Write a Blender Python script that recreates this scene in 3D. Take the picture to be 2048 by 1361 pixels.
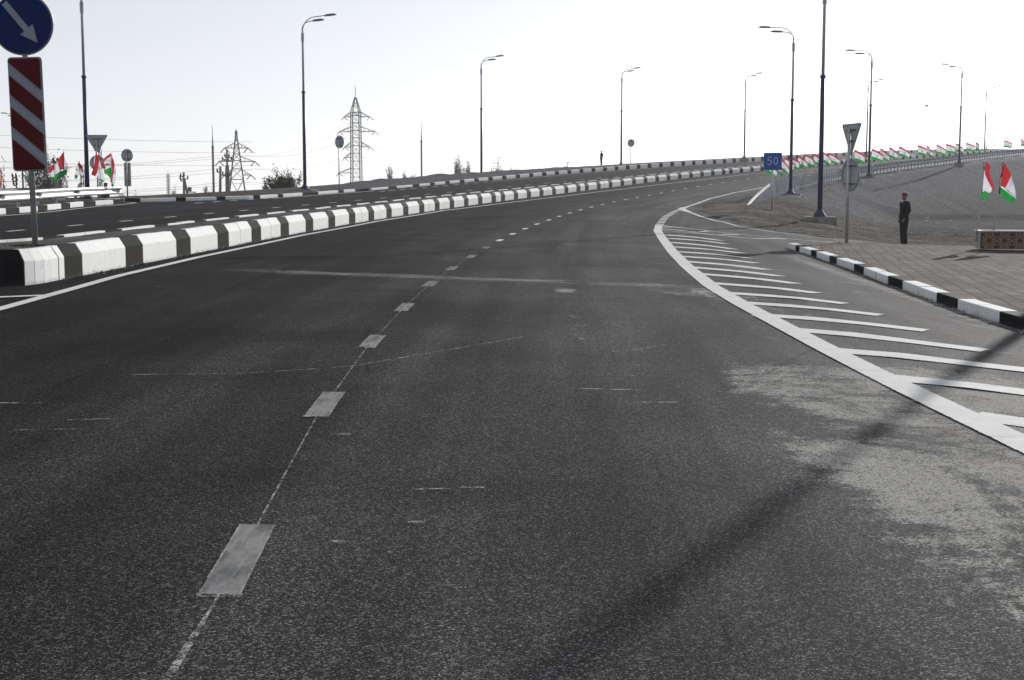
import bpy, bmesh, math, random
import numpy as np
from mathutils import Vector, Matrix
R = math.radians
random.seed(7); rng = np.random.default_rng(7)
for o in list(bpy.data.objects): bpy.data.objects.remove(o)
sc = bpy.context.scene
COL = sc.collection

# ------------------------------------------------------------------ camera
H = 1.5
FPX = 2700.0
PITCH = math.atan((680.5 - 400) / FPX)
cd = bpy.data.cameras.new('camera'); cam = bpy.data.objects.new('camera', cd); COL.objects.link(cam)
cd.sensor_width = 36; cd.lens = FPX / 2048 * 36
cd.clip_start = 0.1; cd.clip_end = 6000
cam.location = (0, 0, H); cam.rotation_euler = (math.pi / 2 - PITCH, 0, 0)
sc.camera = cam

# ------------------------------------------------------------------ light
SUN_AZ, SUN_EL = R(26.7), R(16.5)          # azimuth measured from +Y towards +X
w = bpy.data.worlds.new("World"); sc.world = w; w.use_nodes = True
nt = w.node_tree; nt.nodes.clear()
sky = nt.nodes.new('ShaderNodeTexSky'); sky.sky_type = 'NISHITA'; sky.sun_disc = False
sky.sun_elevation = SUN_EL; sky.sun_rotation = SUN_AZ
sky.altitude = 300; sky.air_density = 1.0; sky.dust_density = 0.9; sky.ozone_density = 1.0
hs = nt.nodes.new('ShaderNodeHueSaturation'); hs.inputs['Saturation'].default_value = 0.30
bg = nt.nodes.new('ShaderNodeBackground'); bg.inputs['Strength'].default_value = 0.27
out = nt.nodes.new('ShaderNodeOutputWorld')
gm = nt.nodes.new('ShaderNodeGamma'); gm.inputs[1].default_value = 0.56          # thick haze flattens the sky
nt.links.new(sky.outputs[0], gm.inputs[0]); nt.links.new(gm.outputs[0], hs.inputs['Color']); tn = nt.nodes.new('ShaderNodeMix'); tn.data_type = 'RGBA'; tn.blend_type = 'MULTIPLY'; tn.inputs[0].default_value = 1; tn.inputs[7].default_value = (.97, .995, 1.06, 1)
nt.links.new(hs.outputs[0], tn.inputs[6]); nt.links.new(tn.outputs[2], bg.inputs['Color']); nt.links.new(bg.outputs[0], out.inputs['Surface'])
sl = bpy.data.lights.new('sun', 'SUN'); sl.energy = 5.0; sl.angle = R(0.5); sl.color = (1, .965, .92)
so = bpy.data.objects.new('sun', sl); COL.objects.link(so)
sdir = Vector((math.sin(SUN_AZ) * math.cos(SUN_EL), math.cos(SUN_AZ) * math.cos(SUN_EL), math.sin(SUN_EL)))
so.rotation_euler = sdir.to_track_quat('Z', 'Y').to_euler(); so.location = sdir * 50
vs = sc.view_settings; vs.view_transform = 'Standard'; vs.look = 'None'; vs.gamma = 1; vs.exposure = 0.0; vs.use_curve_mapping = False
sc.cycles.volume_bounces = 1; sc.cycles.max_bounces = 6; sc.cycles.transparent_max_bounces = 12

# ------------------------------------------------------------------ node helpers
class N:
    def __init__(s, name):
        s.m = bpy.data.materials.new(name); s.m.use_nodes = True
        s.t = s.m.node_tree; s.b = s.t.nodes['Principled BSDF']; s.o = s.t.nodes['Material Output']
        s.b.inputs['Specular IOR Level'].default_value = 0.012
    def n(s, ty, **kw):
        x = s.t.nodes.new(ty)
        for k, v in kw.items(): setattr(x, k, v)
        return x
    def l(s, a, b): s.t.links.new(a, b)
    def set(s, sock, v):
        if hasattr(v, 'node'): s.l(v, sock)
        else: sock.default_value = v if not isinstance(v, tuple) or len(v) != 3 or sock.type != 'RGBA' else (*v, 1)
    def math(s, op, a, b=0.0, c=None, clamp=False):
        x = s.n('ShaderNodeMath', operation=op, use_clamp=clamp); s.set(x.inputs[0], a); s.set(x.inputs[1], b)
        if c is not None: s.set(x.inputs[2], c)
        return x.outputs[0]
    def noise(s, vec, scale, detail=3, rough=.5, dist=0.0):
        x = s.n('ShaderNodeTexNoise'); s.l(vec, x.inputs['Vector'])
        x.inputs['Scale'].default_value = scale; x.inputs['Detail'].default_value = detail
        x.inputs['Roughness'].default_value = rough; x.inputs['Distortion'].default_value = dist
        return x.outputs[0]
    def ramp(s, v, lo, hi, a=0.0, b=1.0, smooth=True):
        x = s.n('ShaderNodeMapRange', interpolation_type='SMOOTHSTEP' if smooth else 'LINEAR', clamp=True)
        s.set(x.inputs[0], v)
        for i, q in enumerate((lo, hi, a, b)): s.set(x.inputs[i + 1], q)
        return x.outputs[0]
    def mix(s, f, a, b):
        x = s.n('ShaderNodeMix', data_type='RGBA'); s.set(x.inputs[0], f); s.set(x.inputs[6], a); s.set(x.inputs[7], b)
        return x.outputs[2]
    def scale(s, vec, v):
        x = s.n('ShaderNodeVectorMath', operation='MULTIPLY'); s.l(vec, x.inputs[0]); x.inputs[1].default_value = v
        return x.outputs[0]
    def obj(s): return s.n('ShaderNodeTexCoord').outputs['Object']
    def uv(s): return s.n('ShaderNodeTexCoord').outputs['UV']
    def xyz(s, vec):
        x = s.n('ShaderNodeSeparateXYZ'); s.l(vec, x.inputs[0]); return x.outputs
    def bump(s, h, dist, strength=1.0):
        x = s.n('ShaderNodeBump'); x.inputs['Distance'].default_value = dist; x.inputs['Strength'].default_value = strength
        s.l(h, x.inputs['Height']); s.l(x.outputs[0], s.b.inputs['Normal'])
    def col(s, v): s.set(s.b.inputs['Base Color'], v)
    def rough(s, v): s.set(s.b.inputs['Roughness'], v)

def simple(name, c, rough=.6, metal=0.0, var=.12, scale=6.0, spec=.2):
    """a paint / metal / cloth with a little uneven wear"""
    n = N(name); v = n.noise(n.obj(), scale, 5, .65)
    k = n.ramp(v, .3, .7, 1 - var, 1 + var)
    hsv = n.n('ShaderNodeHueSaturation'); hsv.inputs['Color'].default_value = (*c, 1); n.l(k, hsv.inputs['Value'])
    n.col(hsv.outputs[0]); n.rough(rough); n.b.inputs['Metallic'].default_value = metal
    n.b.inputs['Specular IOR Level'].default_value = spec
    return n.m

def asphalt_mat():
    n = N('asphalt'); p = n.obj(); uv = n.uv(); X, Y, Z = n.xyz(p)[:3]; S, L = n.xyz(uv)[:2]
    # aggregate
    v = n.n('ShaderNodeTexVoronoi', feature='F1'); n.l(p, v.inputs['Vector']); v.inputs['Scale'].default_value = 120
    cellr = n.xyz(v.outputs['Color'])[0]
    v2 = n.n('ShaderNodeTexVoronoi', feature='F1'); n.l(p, v2.inputs['Vector']); v2.inputs['Scale'].default_value = 230
    c2 = n.xyz(v2.outputs['Color'])[1]
    fine = n.noise(p, 380, 2, .6)
    stone = n.math('ADD', n.math('MULTIPLY', n.math('POWER', cellr, 8.0), .085), n.math('MULTIPLY', n.math('POWER', c2, 10.0), .10))
    base = n.math('ADD', n.math('ADD', .0075, stone), n.math('MULTIPLY', n.math('POWER', fine, 2.0), .016))
    # broad unevenness, stretched along the lanes
    big = n.noise(n.scale(uv, (.10, .55, 1)), 1.0, 5, .6, .6)
    big2 = n.noise(p, .35, 6, .62, .4)
    base = n.math('MULTIPLY', base, n.ramp(big, .3, .7, .80, 1.22))
    base = n.math('MULTIPLY', base, n.ramp(big2, .32, .68, .86, 1.15))
    tr = n.noise(n.scale(uv, (.05, 1.6, 1)), 1.0, 3, .5, .3)
    base = n.math('MULTIPLY', base, n.ramp(tr, .32, .68, .80, 1.22))
    # sun glare falloff painted into the base: paler across the lanes to the right
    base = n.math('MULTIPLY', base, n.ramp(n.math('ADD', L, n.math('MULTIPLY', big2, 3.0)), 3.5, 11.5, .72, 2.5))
    # pale dust lying on the surface
    br = n.ramp(n.math('ADD', n.math('MULTIPLY', fine, .7), n.math('MULTIPLY', cellr, .5)), .35, .75)
    dn = n.noise(n.scale(p, (1.0, .42, 1)), 1.0, 8, .68, .9)
    dn2 = n.noise(n.scale(p, (.9, 2.6, 1)), 1.3, 6, .7, .5)
    dsum = n.math('ADD', n.math('MULTIPLY', dn, .75), n.math('MULTIPLY', dn2, .35))
    nearR = n.math('MULTIPLY', n.ramp(X, .7, 2.3), n.ramp(Y, 13.5, 10.0))
    nearR = n.math('MULTIPLY', nearR, n.ramp(n.math('SUBTRACT', Y, n.math('MULTIPLY', X, .8)), 1.4, 3.4))
    thr = n.math('SUBTRACT', n.ramp(nearR, 0.0, 1.0, .82, .50), n.math('MULTIPLY', n.ramp(X, 1.3, 2.8), .035))
    midR = n.math('MULTIPLY', n.ramp(X, 1.0, 3.0), n.math('MULTIPLY', n.ramp(Y, 12, 14), n.ramp(Y, 36, 26)))
    thr = n.math('SUBTRACT', thr, n.math('MULTIPLY', midR, .16))
    seam_y = n.math('ADD', n.math('MULTIPLY', X, -.235), 21.0)
    sd = n.math('SUBTRACT', Y, n.math('ADD', seam_y, n.math('MULTIPLY', n.math('SUBTRACT', dn2, .5), .35)))
    below = n.math('MULTIPLY', n.ramp(sd, -4.5, -.3), n.ramp(sd, .1, -.1))
    below = n.math('MULTIPLY', below, n.math('MULTIPLY', n.ramp(X, -5, -2.5), n.ramp(X, 3.4, 2.2)))
    thr = n.math('SUBTRACT', thr, n.math('MULTIPLY', below, .13))
    trk = n.math('MULTIPLY', n.ramp(n.math('ABSOLUTE', n.math('SUBTRACT', X, n.math('ADD', .70, n.math('MULTIPLY', dn2, .1)))), .30, .05), n.math('MULTIPLY', n.ramp(Y, 10.5, 14), n.ramp(Y, 20, 19)))
    thr = n.math('SUBTRACT', thr, n.math('MULTIPLY', trk, .20))
    dust = n.ramp(n.math('ADD', dsum, n.math('MULTIPLY', n.math('SUBTRACT', n.noise(p, 14, 5, .7), .5), .22)), n.math('SUBTRACT', thr, .06), n.math('ADD', thr, .13))
    seam = n.math('MULTIPLY', n.ramp(n.math('ABSOLUTE', n.math('ADD', sd, n.math('MULTIPLY', n.math('SUBTRACT', dn, .5), .8))), .75, .0), n.math('MULTIPLY', n.ramp(X, -5.6, -3), n.ramp(X, 4.0, 2.0)))
    seam = n.math('MULTIPLY', seam, n.ramp(dn2, .36, .60, .0, .62))
    # scuffs: thin short pale scratches
    sc_ = n.noise(n.scale(p, (1.1, 16, 1)), 1.2, 5, .75, .2)
    scuff = n.math('MULTIPLY', n.ramp(sc_, .69, .75), .35)
    # dust line washed along the pavement kerb
    kd = n.math('SUBTRACT', L, n.math('ADD', 12.25, n.math('MULTIPLY', big, .6)))
    kerbd = n.math('MULTIPLY', n.ramp(n.math('ABSOLUTE', kd), .32, .05), n.math('MULTIPLY', n.ramp(S, -6, -1), n.ramp(S, 15, 10)))
    kerbd = n.math('MULTIPLY', kerbd, n.ramp(dn2, .35, .6, .1, .8))
    ed = n.math('ADD', L, n.math('MULTIPLY', n.math('SUBTRACT', big2, .5), 2.0))
    dust = n.math('MAXIMUM', n.math('MAXIMUM', n.math('MULTIPLY', dust, .95), seam), n.math('MAXIMUM', scuff, kerbd))
    dust = n.ramp(n.math('ADD', n.math('MULTIPLY', dust, 1.15), n.math('MULTIPLY', br, .95)), .95, 1.75)
    comb = n.n('ShaderNodeCombineColor')
    for i, k in enumerate((1.0, .99, .985)): n.l(n.math('MULTIPLY', base, k), comb.inputs[i])
    n.col(n.mix(dust, comb.outputs[0], (.42, .405, .375)))
    n.rough(n.ramp(dust, 0, 1, .74, .95)); n.b.inputs['Specular IOR Level'].default_value = .010
    hgt = n.math('ADD', n.math('MULTIPLY', v.outputs['Distance'], -1.2), n.math('MULTIPLY', fine, .8))
    n.bump(hgt, .0032, .9)
    return n.m

def paint_mat(name, c=.66, wear=.25, grey=None):
    n = N(name); p = n.obj()
    a = n.noise(p, 3.5, 7, .7); b = n.noise(p, 90, 3, .65)
    d = n.math('ADD', n.math('MULTIPLY', a, .6), n.math('MULTIPLY', b, .4))
    f = n.ramp(d, .56, .74, 0.0, wear)
    k = n.ramp(a, .3, .7, .92, 1.06)
    w = n.n('ShaderNodeCombineColor')
    for i, q in enumerate((1.0, .985, .95)): n.l(n.math('MULTIPLY', k, c * q), w.inputs[i])
    f = n.math('MAXIMUM', f, n.math('MULTIPLY', n.ramp(n.noise(n.scale(p, (1.3, 5, 1)), 1.0, 6, .72), .55, .70), .38))
    n.col(n.mix(f, w.outputs[0], (.10, .10, .095) if grey is None else grey)); n.rough(.75)
    n.bump(b, .004, .5)
    V = n.xyz(n.uv())[1]; ed = n.math('ADD', n.math('ABSOLUTE', V), n.math('MULTIPLY', n.math('SUBTRACT', n.noise(p, 34, 5, .75), .5), .16))
    hole = n.ramp(n.noise(p, 60, 4, .8), .66, .70)
    al = n.math('MULTIPLY', n.ramp(ed, .49, .46), n.math('SUBTRACT', 1.0, hole)); tr = n.n('ShaderNodeBsdfTransparent'); mx = n.n('ShaderNodeMixShader')
    n.l(al, mx.inputs[0]); n.l(tr.outputs[0], mx.inputs[1]); n.l(n.b.outputs[0], mx.inputs[2]); n.l(mx.outputs[0], n.o.inputs[0])
    return n.m

def chalk_mat():
    n = N('chalk_line'); p = n.obj(); a = n.noise(p, 9, 7, .8); b = n.noise(p, 120, 2, .6)
    f = n.ramp(n.math('ADD', n.math('MULTIPLY', a, .7), n.math('MULTIPLY', b, .45)), .50, .70, 0, .8)
    n.col((.55, .54, .52)); n.rough(.9)
    tr = n.n('ShaderNodeBsdfTransparent'); mx = n.n('ShaderNodeMixShader')
    n.l(f, mx.inputs[0]); n.l(tr.outputs[0], mx.inputs[1]); n.l(n.b.outputs[0], mx.inputs[2]); n.l(mx.outputs[0], n.o.inputs[0])
    return n.m

def kerb_mat(name, c, wear, wc):
    n = N(name); p = n.obj(); a = n.noise(p, 5, 7, .72); b = n.noise(p, 45, 4, .65)
    d = n.math('ADD', n.math('MULTIPLY', a, .55), n.math('MULTIPLY', b, .45))
    streak = n.noise(n.scale(p, (9, 9, 1.2)), 1.0, 4, .6)
    f = n.math('MAXIMUM', n.math('MULTIPLY', n.ramp(d, .55, .64), wear), n.math('MULTIPLY', n.ramp(streak, .52, .75), wear * .35))
    hgt = n.xyz(n.uv())[1]; base = n.ramp(n.math('ADD', hgt, n.math('MULTIPLY', n.math('SUBTRACT', n.noise(n.scale(p, (6, 6, 2)), 1.0, 6, .75), .5), .22)), .06, -.02)
    f = n.math('MAXIMUM', f, n.math('MULTIPLY', base, .75))
    n.col(n.mix(f, c, wc)); n.rough(.75); n.bump(b, .006, .6)
    return n.m

def paver_mat(name='pavers', ang=12.0, c1=(.072, .065, .060), c2=(.14, .125, .115), mort=(.030, .029, .028), wdt=1.1, hgt=.28, jt=.04, jl=.10):
    """paving laid in rows that run away from the viewer at `ang` degrees from +Y; rows staggered"""
    n = N(name); X, Y, Z = n.xyz(n.obj())[:3]; ca_, sa_ = math.cos(R(ang)), math.sin(R(ang))
    wob = n.math('MULTIPLY', n.math('SUBTRACT', n.noise(n.obj(), .9, 3, .5), .5), .10)
    u = n.math('ADD', n.math('SUBTRACT', n.math('MULTIPLY', X, ca_), n.math('MULTIPLY', Y, sa_)), wob)
    v = n.math('ADD', n.math('MULTIPLY', X, sa_), n.math('MULTIPLY', Y, ca_))
    ru = n.math('DIVIDE', u, hgt); row = n.math('FLOOR', ru); fu = n.math('SUBTRACT', ru, row)
    off = n.math('FRACT', n.math('MULTIPLY', row, .5)); rv = n.math('ADD', n.math('DIVIDE', v, wdt), off); cell = n.math('FLOOR', rv); fv = n.math('SUBTRACT', rv, cell)
    du = n.math('MULTIPLY', n.math('SUBTRACT', .5, n.math('ABSOLUTE', n.math('SUBTRACT', fu, .5))), hgt)
    dv = n.math('MULTIPLY', n.math('SUBTRACT', .5, n.math('ABSOLUTE', n.math('SUBTRACT', fv, .5))), wdt)
    joint = n.math('MAXIMUM', n.ramp(du, jt * .55, jt * .25), n.ramp(dv, jl * .55, jl * .3))
    cv = n.n('ShaderNodeCombineXYZ'); n.l(row, cv.inputs[0]); n.l(cell, cv.inputs[1]); wn = n.n('ShaderNodeTexWhiteNoise', noise_dimensions='2D'); n.l(cv.outputs[0], wn.inputs['Vector'])
    a = n.noise(n.obj(), .5, 6, .65); b = n.noise(n.obj(), 60, 3, .6)
    k = n.math('MULTIPLY', n.ramp(a, .3, .7, .78, 1.25), n.ramp(b, .3, .7, .8, 1.2))
    hsv = n.n('ShaderNodeHueSaturation'); n.l(n.mix(wn.outputs['Value'], c1, c2), hsv.inputs['Color']); n.l(k, hsv.inputs['Value'])
    dust = n.ramp(n.noise(n.obj(), 1.1, 7, .7, .5), .56, .74, 0, .35)
    n.col(n.mix(n.math('MULTIPLY', joint, n.ramp(a, .35, .6, .65, 1.0)), n.mix(dust, hsv.outputs[0], (.24, .225, .205)), mort)); n.rough(.9)
    n.bump(n.math('ADD', n.math('MULTIPLY', joint, -1.0), n.math('MULTIPLY', b, .25)), .008, 1.0)
    return n.m

def dirt_mat():
    n = N('dirt'); p = n.obj(); S, L = n.xyz(n.uv())[:2]
    a = n.noise(p, .22, 8, .68, .5); b = n.noise(p, 2.6, 7, .7); c = n.noise(p, 22, 4, .65)
    g = n.ramp(n.math('ADD', S, n.math('MULTIPLY', a, 22)), 62, 80)            # gravel fill of the embankment starts here
    brown = n.mix(n.ramp(b, .3, .7), (.026, .022, .018), (.115, .100, .082))
    grey = n.mix(n.ramp(b, .3, .72), (.062, .063, .070), (.120, .123, .132))
    col = n.mix(g, brown, grey)
    pale = n.ramp(n.noise(n.scale(p, (.45, .9, 1)), 1.0, 7, .7, 1.2), .53, .62)
    pale = n.math('MULTIPLY', pale, n.ramp(S, 62, 48, .15, .65))
    col = n.mix(pale, col, (.27, .245, .21))
    wet = n.ramp(n.noise(n.scale(p, (.45, .6, 1)), 1.0, 6, .7, .8), .49, .60, 0, .8)
    col = n.mix(n.math('MULTIPLY', wet, n.ramp(S, 60, 45)), col, (.03, .027, .024))
    foot = n.math('MULTIPLY', n.ramp(n.math('ADD', L, n.math('MULTIPLY', a, 6)), 20, 25), n.ramp(b, .3, .6, .35, 1.0))
    col = n.mix(n.math('MULTIPLY', foot, .75), col, (.032, .028, .024))
    v = n.n('ShaderNodeTexVoronoi', feature='F1'); n.l(p, v.inputs['Vector']); v.inputs['Scale'].default_value = 5.0
    cr = n.xyz(v.outputs['Color'])[0]
    stone = n.math('MULTIPLY', n.ramp(cr, .88, .95), n.ramp(v.outputs['Distance'], .42, .25))
    col = n.mix(n.math('MULTIPLY', stone, .55), col, (.30, .29, .27))
    hsv = n.n('ShaderNodeHueSaturation'); n.l(col, hsv.inputs['Color']); n.l(n.ramp(c, .25, .75, .6, 1.4), hsv.inputs['Value'])
    n.col(hsv.outputs[0]); n.rough(1.0); n.b.inputs['Specular IOR Level'].default_value = .02
    streak = n.noise(n.scale(n.uv(), (.9, .12, 1)), 1.0, 4, .6)
    n.bump(n.math('ADD', n.math('ADD', n.math('MULTIPLY', b, 1.0), n.math('MULTIPLY', c, .25)), n.math('MULTIPLY', streak, .8)), .16, .9)
    return n.m

def flag_mat(name, c, back=.35):
    n = N(name); v = n.noise(n.obj(), 9, 4, .6); k = n.ramp(v, .3, .7, .86, 1.1)
    hsv = n.n('ShaderNodeHueSaturation'); hsv.inputs['Color'].default_value = (*c, 1); n.l(k, hsv.inputs['Value'])
    n.col(hsv.outputs[0]); n.rough(.7); n.b.inputs['Specular IOR Level'].default_value = .15
    t = n.n('ShaderNodeBsdfTranslucent'); n.l(hsv.outputs[0], t.inputs['Color'])
    mx = n.n('ShaderNodeMixShader'); mx.inputs[0].default_value = back
    n.l(n.b.outputs[0], mx.inputs[1]); n.l(t.outputs[0], mx.inputs[2]); n.l(mx.outputs[0], n.o.inputs[0])
    return n.m

def leaf_mat(name, c, back=.25):
    n = N(name); v = n.noise(n.obj(), 3.0, 3, .6); k = n.ramp(v, .3, .7, .6, 1.4)
    hsv = n.n('ShaderNodeHueSaturation'); hsv.inputs['Color'].default_value = (*c, 1); n.l(k, hsv.inputs['Value'])
    n.col(hsv.outputs[0]); n.rough(.8)
    t = n.n('ShaderNodeBsdfTranslucent'); n.l(hsv.outputs[0], t.inputs['Color'])
    mx = n.n('ShaderNodeMixShader'); mx.inputs[0].default_value = back
    n.l(n.b.outputs[0], mx.inputs[1]); n.l(t.outputs[0], mx.inputs[2]); n.l(mx.outputs[0], n.o.inputs[0])
    return n.m

def tyre_mat():
    n = N('tyre_rubber'); p = n.obj(); a = n.noise(p, 1.6, 6, .7); b = n.noise(p, 90, 3, .6); V = n.xyz(n.uv())[1]
    f = n.math('MULTIPLY', n.ramp(a, .42, .66, 0, .40), n.ramp(n.math('ADD', n.math('ABSOLUTE', V), n.math('MULTIPLY', n.math('SUBTRACT', b, .5), .5)), .50, .22))
    n.col((.012, .012, .012)); n.rough(.9); tr = n.n('ShaderNodeBsdfTransparent'); mx = n.n('ShaderNodeMixShader')
    n.l(f, mx.inputs[0]); n.l(tr.outputs[0], mx.inputs[1]); n.l(n.b.outputs[0], mx.inputs[2]); n.l(mx.outputs[0], n.o.inputs[0]); return n.m

def tape_mat():
    n = N('worn_tape'); p = n.obj(); a = n.noise(n.scale(p, (3, 1.2, 1)), 2.2, 7, .72, .4); b = n.noise(p, 170, 3, .65); c = n.noise(n.scale(p, (40, 1.5, 1)), 1.0, 4, .6)
    k = n.mix(n.ramp(a, .38, .62), (.13, .132, .132), (.27, .267, .258))
    k = n.mix(n.math('MULTIPLY', n.ramp(c, .5, .68), .5), k, (.36, .355, .345))
    k = n.mix(n.math('MULTIPLY', n.ramp(b, .52, .68), .65), k, (.045, .045, .045))
    n.col(k); n.rough(.85); n.bump(b, .003, .6); return n.m

M = dict(
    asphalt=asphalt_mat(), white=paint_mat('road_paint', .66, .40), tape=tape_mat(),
    chalk=chalk_mat(), tyre=tyre_mat(), kerb_w=kerb_mat('kerb_white', (.80, .80, .78), .55, (.42, .41, .39)),
    kerb_b=kerb_mat('kerb_black', (.030, .029, .026), .4, (.07, .066, .058)), kerb_b_shade=kerb_mat('kerb_black_shaded', (.012, .012, .013), .35, (.05, .05, .05)),  # same black paint twice; the darker one has shade put into its colour
    joint=simple('joint_mortar', (.12, .115, .105), .9), pavers=paver_mat(),
    medtop=paver_mat('median_pavers', 4, (.075, .071, .066), (.115, .108, .10), (.045, .043, .041), .5, .25, .02, .03),
    dirt=dirt_mat(), navy=simple('navy_paint', (.018, .028, .085), .45), grey_pole=simple('grey_paint', (.38, .40, .43), .4, .0),
    galv=simple('galvanised_steel', (.42, .44, .46), .42, .55, .15), galv_dull=simple('dull_galvanised', (.30, .315, .325), .6, .3, .15),
    lampgrey=simple('lamp_housing', (.12, .13, .13), .5), lens=simple('lamp_lens', (.35, .36, .37), .25),
    concrete=simple('concrete', (.22, .205, .18), .9, 0, .25, 3), steel_dark=simple('dark_steel', (.10, .105, .11), .6),
    sign_blue2=simple('small_sign_blue', (.026, .10, .36), .4, 0, .05, 6.0, .03), sign_blue=simple('sign_blue', (.004, .018, .10), .4, 0, .05, 6.0, .03), sign_white=simple('sign_white', (.27, .295, .335), .5, 0, .05, 6.0, .03),
    sign_red=simple('sign_red', (.085, .005, .009), .45, 0, .06, 6.0, .03), sign_back=simple('sign_back', (.36, .375, .38), .55, .2, .12),
    rim=simple('sign_rim', (.24, .26, .28), .5, .1),
    red=flag_mat('flag_red', (.46, .025, .035), .45), wht=flag_mat('flag_white', (.66, .67, .72), .45), grn=flag_mat('flag_green', (.02, .27, .05), .45),
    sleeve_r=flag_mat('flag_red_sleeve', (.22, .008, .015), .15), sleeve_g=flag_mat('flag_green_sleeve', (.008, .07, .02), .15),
    gold=simple('flag_emblem', (.42, .17, .09), .6), wood=simple('flag_stick', (.46, .45, .44), .6),
    skin=simple('skin', (.20, .105, .075), .6, 0, .06), suit=simple('dark_suit', (.009, .009, .011), .9, 0, .2, 12, .05), trouser=simple('dark_trousers', (.008, .008, .010), .9, 0, .2, 12, .05),
    shirt=simple('white_shirt', (.75, .76, .78), .7), hair=simple('black_hair', (.010, .009, .009), .6), shoe=simple('black_shoe', (.012, .012, .012), .4),
    pan=simple('planter_red', (.050, .010, .010), .5), pan_end=simple('planter_end', (.36, .30, .27), .7), goldtrim=simple('planter_gold', (.25, .19, .085), .5, .2),
    lattice=simple('planter_lattice', (.40, .27, .17), .6), pan_cap=simple('planter_cap', (.70, .68, .62), .6), soil=simple('soil', (.05, .04, .03), .95),
    pylon=simple('pylon_steel', (.20, .205, .21), .6, .2), wire=simple('wire', (.12, .12, .12), .6), oldwood=simple('old_concrete_pole', (.17, .17, .165), .9),
    ins=simple('insulator', (.05, .045, .04), .4), bark=simple('bark', (.085, .075, .065), .9),
    leafA=leaf_mat('leaf_dry_olive', (.085, .085, .055)), leafB=leaf_mat('leaf_green', (.060, .075, .035)), leafC=leaf_mat('leaf_pale', (.16, .16, .13)), leafD=leaf_mat('leaf_grey', (.10, .10, .085)),
    rock=simple('rubble', (.26, .25, .235), .95, 0, .3, 4), litter=simple('litter', (.75, .75, .74), .8), bird=simple('bird_feathers', (.06, .055, .05), .8),
    far=simple('far_field', (.17, .155, .13), .95, 0, .2, .02), zinc=simple('white_zinc', (.45, .46, .46), .5, .2, .1),
)

# ------------------------------------------------------------------ mesh helper
class MB:
    def __init__(s): s.v = []; s.f = []; s.mi = []; s.uv = {}
    def add(s, vs, fs, mi=0):
        b = len(s.v); s.v += [tuple(map(float, q)) for q in vs]
        for f in fs: s.f.append([b + i for i in f]); s.mi.append(mi)
    def box(s, c, d, rz=0, mi=0, top=1.0):
        x, y, z = d[0] / 2, d[1] / 2, d[2] / 2; cs, sn = math.cos(rz), math.sin(rz); vs = []
        for k in (-1, 1):
            t = top if k > 0 else 1
            for a, b in ((-1, -1), (1, -1), (1, 1), (-1, 1)):
                px, py = a * x * t, b * y * t
                vs.append((c[0] + px * cs - py * sn, c[1] + px * sn + py * cs, c[2] + k * z))
        s.add(vs, [(3, 2, 1, 0), (4, 5, 6, 7), (0, 1, 5, 4), (1, 2, 6, 5), (2, 3, 7, 6), (3, 0, 4, 7)], mi)
    def tube(s, pts, rad, n=8, mi=0, cap=True, sq=1.0):
        pts = [Vector(p) for p in pts]; k = len(pts)
        rad = [rad] * k if isinstance(rad, (int, float)) else list(rad)
        vs = []; up = None
        for i, p in enumerate(pts):
            t = (pts[min(i + 1, k - 1)] - pts[max(i - 1, 0)]).normalized()
            if up is None:
                up = Vector((0, 0, 1)) if abs(t.z) < .9 else Vector((0, 1, 0))
            a = t.cross(up).normalized(); b = a.cross(t).normalized(); up = b
            for j in range(n):
                q = 2 * math.pi * j / n
                vs.append(p + a * math.cos(q) * rad[i] + b * math.sin(q) * rad[i] * sq)
        fs = [(i * n + j, i * n + (j + 1) % n, (i + 1) * n + (j + 1) % n, (i + 1) * n + j) for i in range(k - 1) for j in range(n)]
        if cap: fs += [tuple(range(n))[::-1], tuple(range((k - 1) * n, k * n))]
        s.add(vs, fs, mi)
    def prism(s, poly, axis_o, ax, ay, th, mi=0):
        """polygon (2D) placed by origin + ax,ay vectors, extruded along their normal by th"""
        o = Vector(axis_o); ax = Vector(ax); ay = Vector(ay); nz = ax.cross(ay).normalized() * th; n = len(poly)
        a = [o + ax * p[0] + ay * p[1] for p in poly]; b = [q + nz for q in a]
        fs = [tuple(range(n))[::-1], tuple(range(n, 2 * n))] + [(i, (i + 1) % n, n + (i + 1) % n, n + i) for i in range(n)]
        s.add(a + b, fs, mi)
    def build(s, name, mats, parent=None, smooth=False, uvs=None, loc=None):
        me = bpy.data.meshes.new(name); me.from_pydata(s.v, [], s.f)
        for m in (mats if isinstance(mats, (list, tuple)) else [mats]): me.materials.append(M[m] if isinstance(m, str) else m)
        me.polygons.foreach_set('material_index', s.mi)
        if smooth: me.polygons.foreach_set('use_smooth', [True] * len(me.polygons))
        if uvs is None and len(getattr(s, 'uvl', [])) == len(s.v): uvs = s.uvl
        if uvs is not None:
            l = me.uv_layers.new(name='UVMap'); vi = np.zeros(len(me.loops), int); me.loops.foreach_get('vertex_index', vi)
            l.data.foreach_set('uv', np.asarray(uvs, float)[vi].ravel())
        me.update()
        o = bpy.data.objects.new(name, me); COL.objects.link(o)
        if parent is not None: o.parent = parent
        if loc: o.location = loc
        return o

def tag(o, label=None, cat=None, group=None, kind=None):
    if label: o['label'] = label
    if cat: o['category'] = cat
    if group: o['group'] = group
    if kind: o['kind'] = kind
    return o
def thing(name, label, cat, loc=(0, 0, 0), rz=0.0, group=None, tilt=(0, 0)):
    o = bpy.data.objects.new(name, None); COL.objects.link(o); o.empty_display_size = .2
    o.location = loc; o.rotation_euler = (tilt[0], tilt[1], rz); return tag(o, label, cat, group)
def struct(o): o['kind'] = 'structure'; return o
def copy_tree(o, parent=None):
    c = o.copy(); COL.objects.link(c)
    if parent is not None: c.parent = parent
    for ch in list(o.children): copy_tree(ch, c)
    return c

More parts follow.
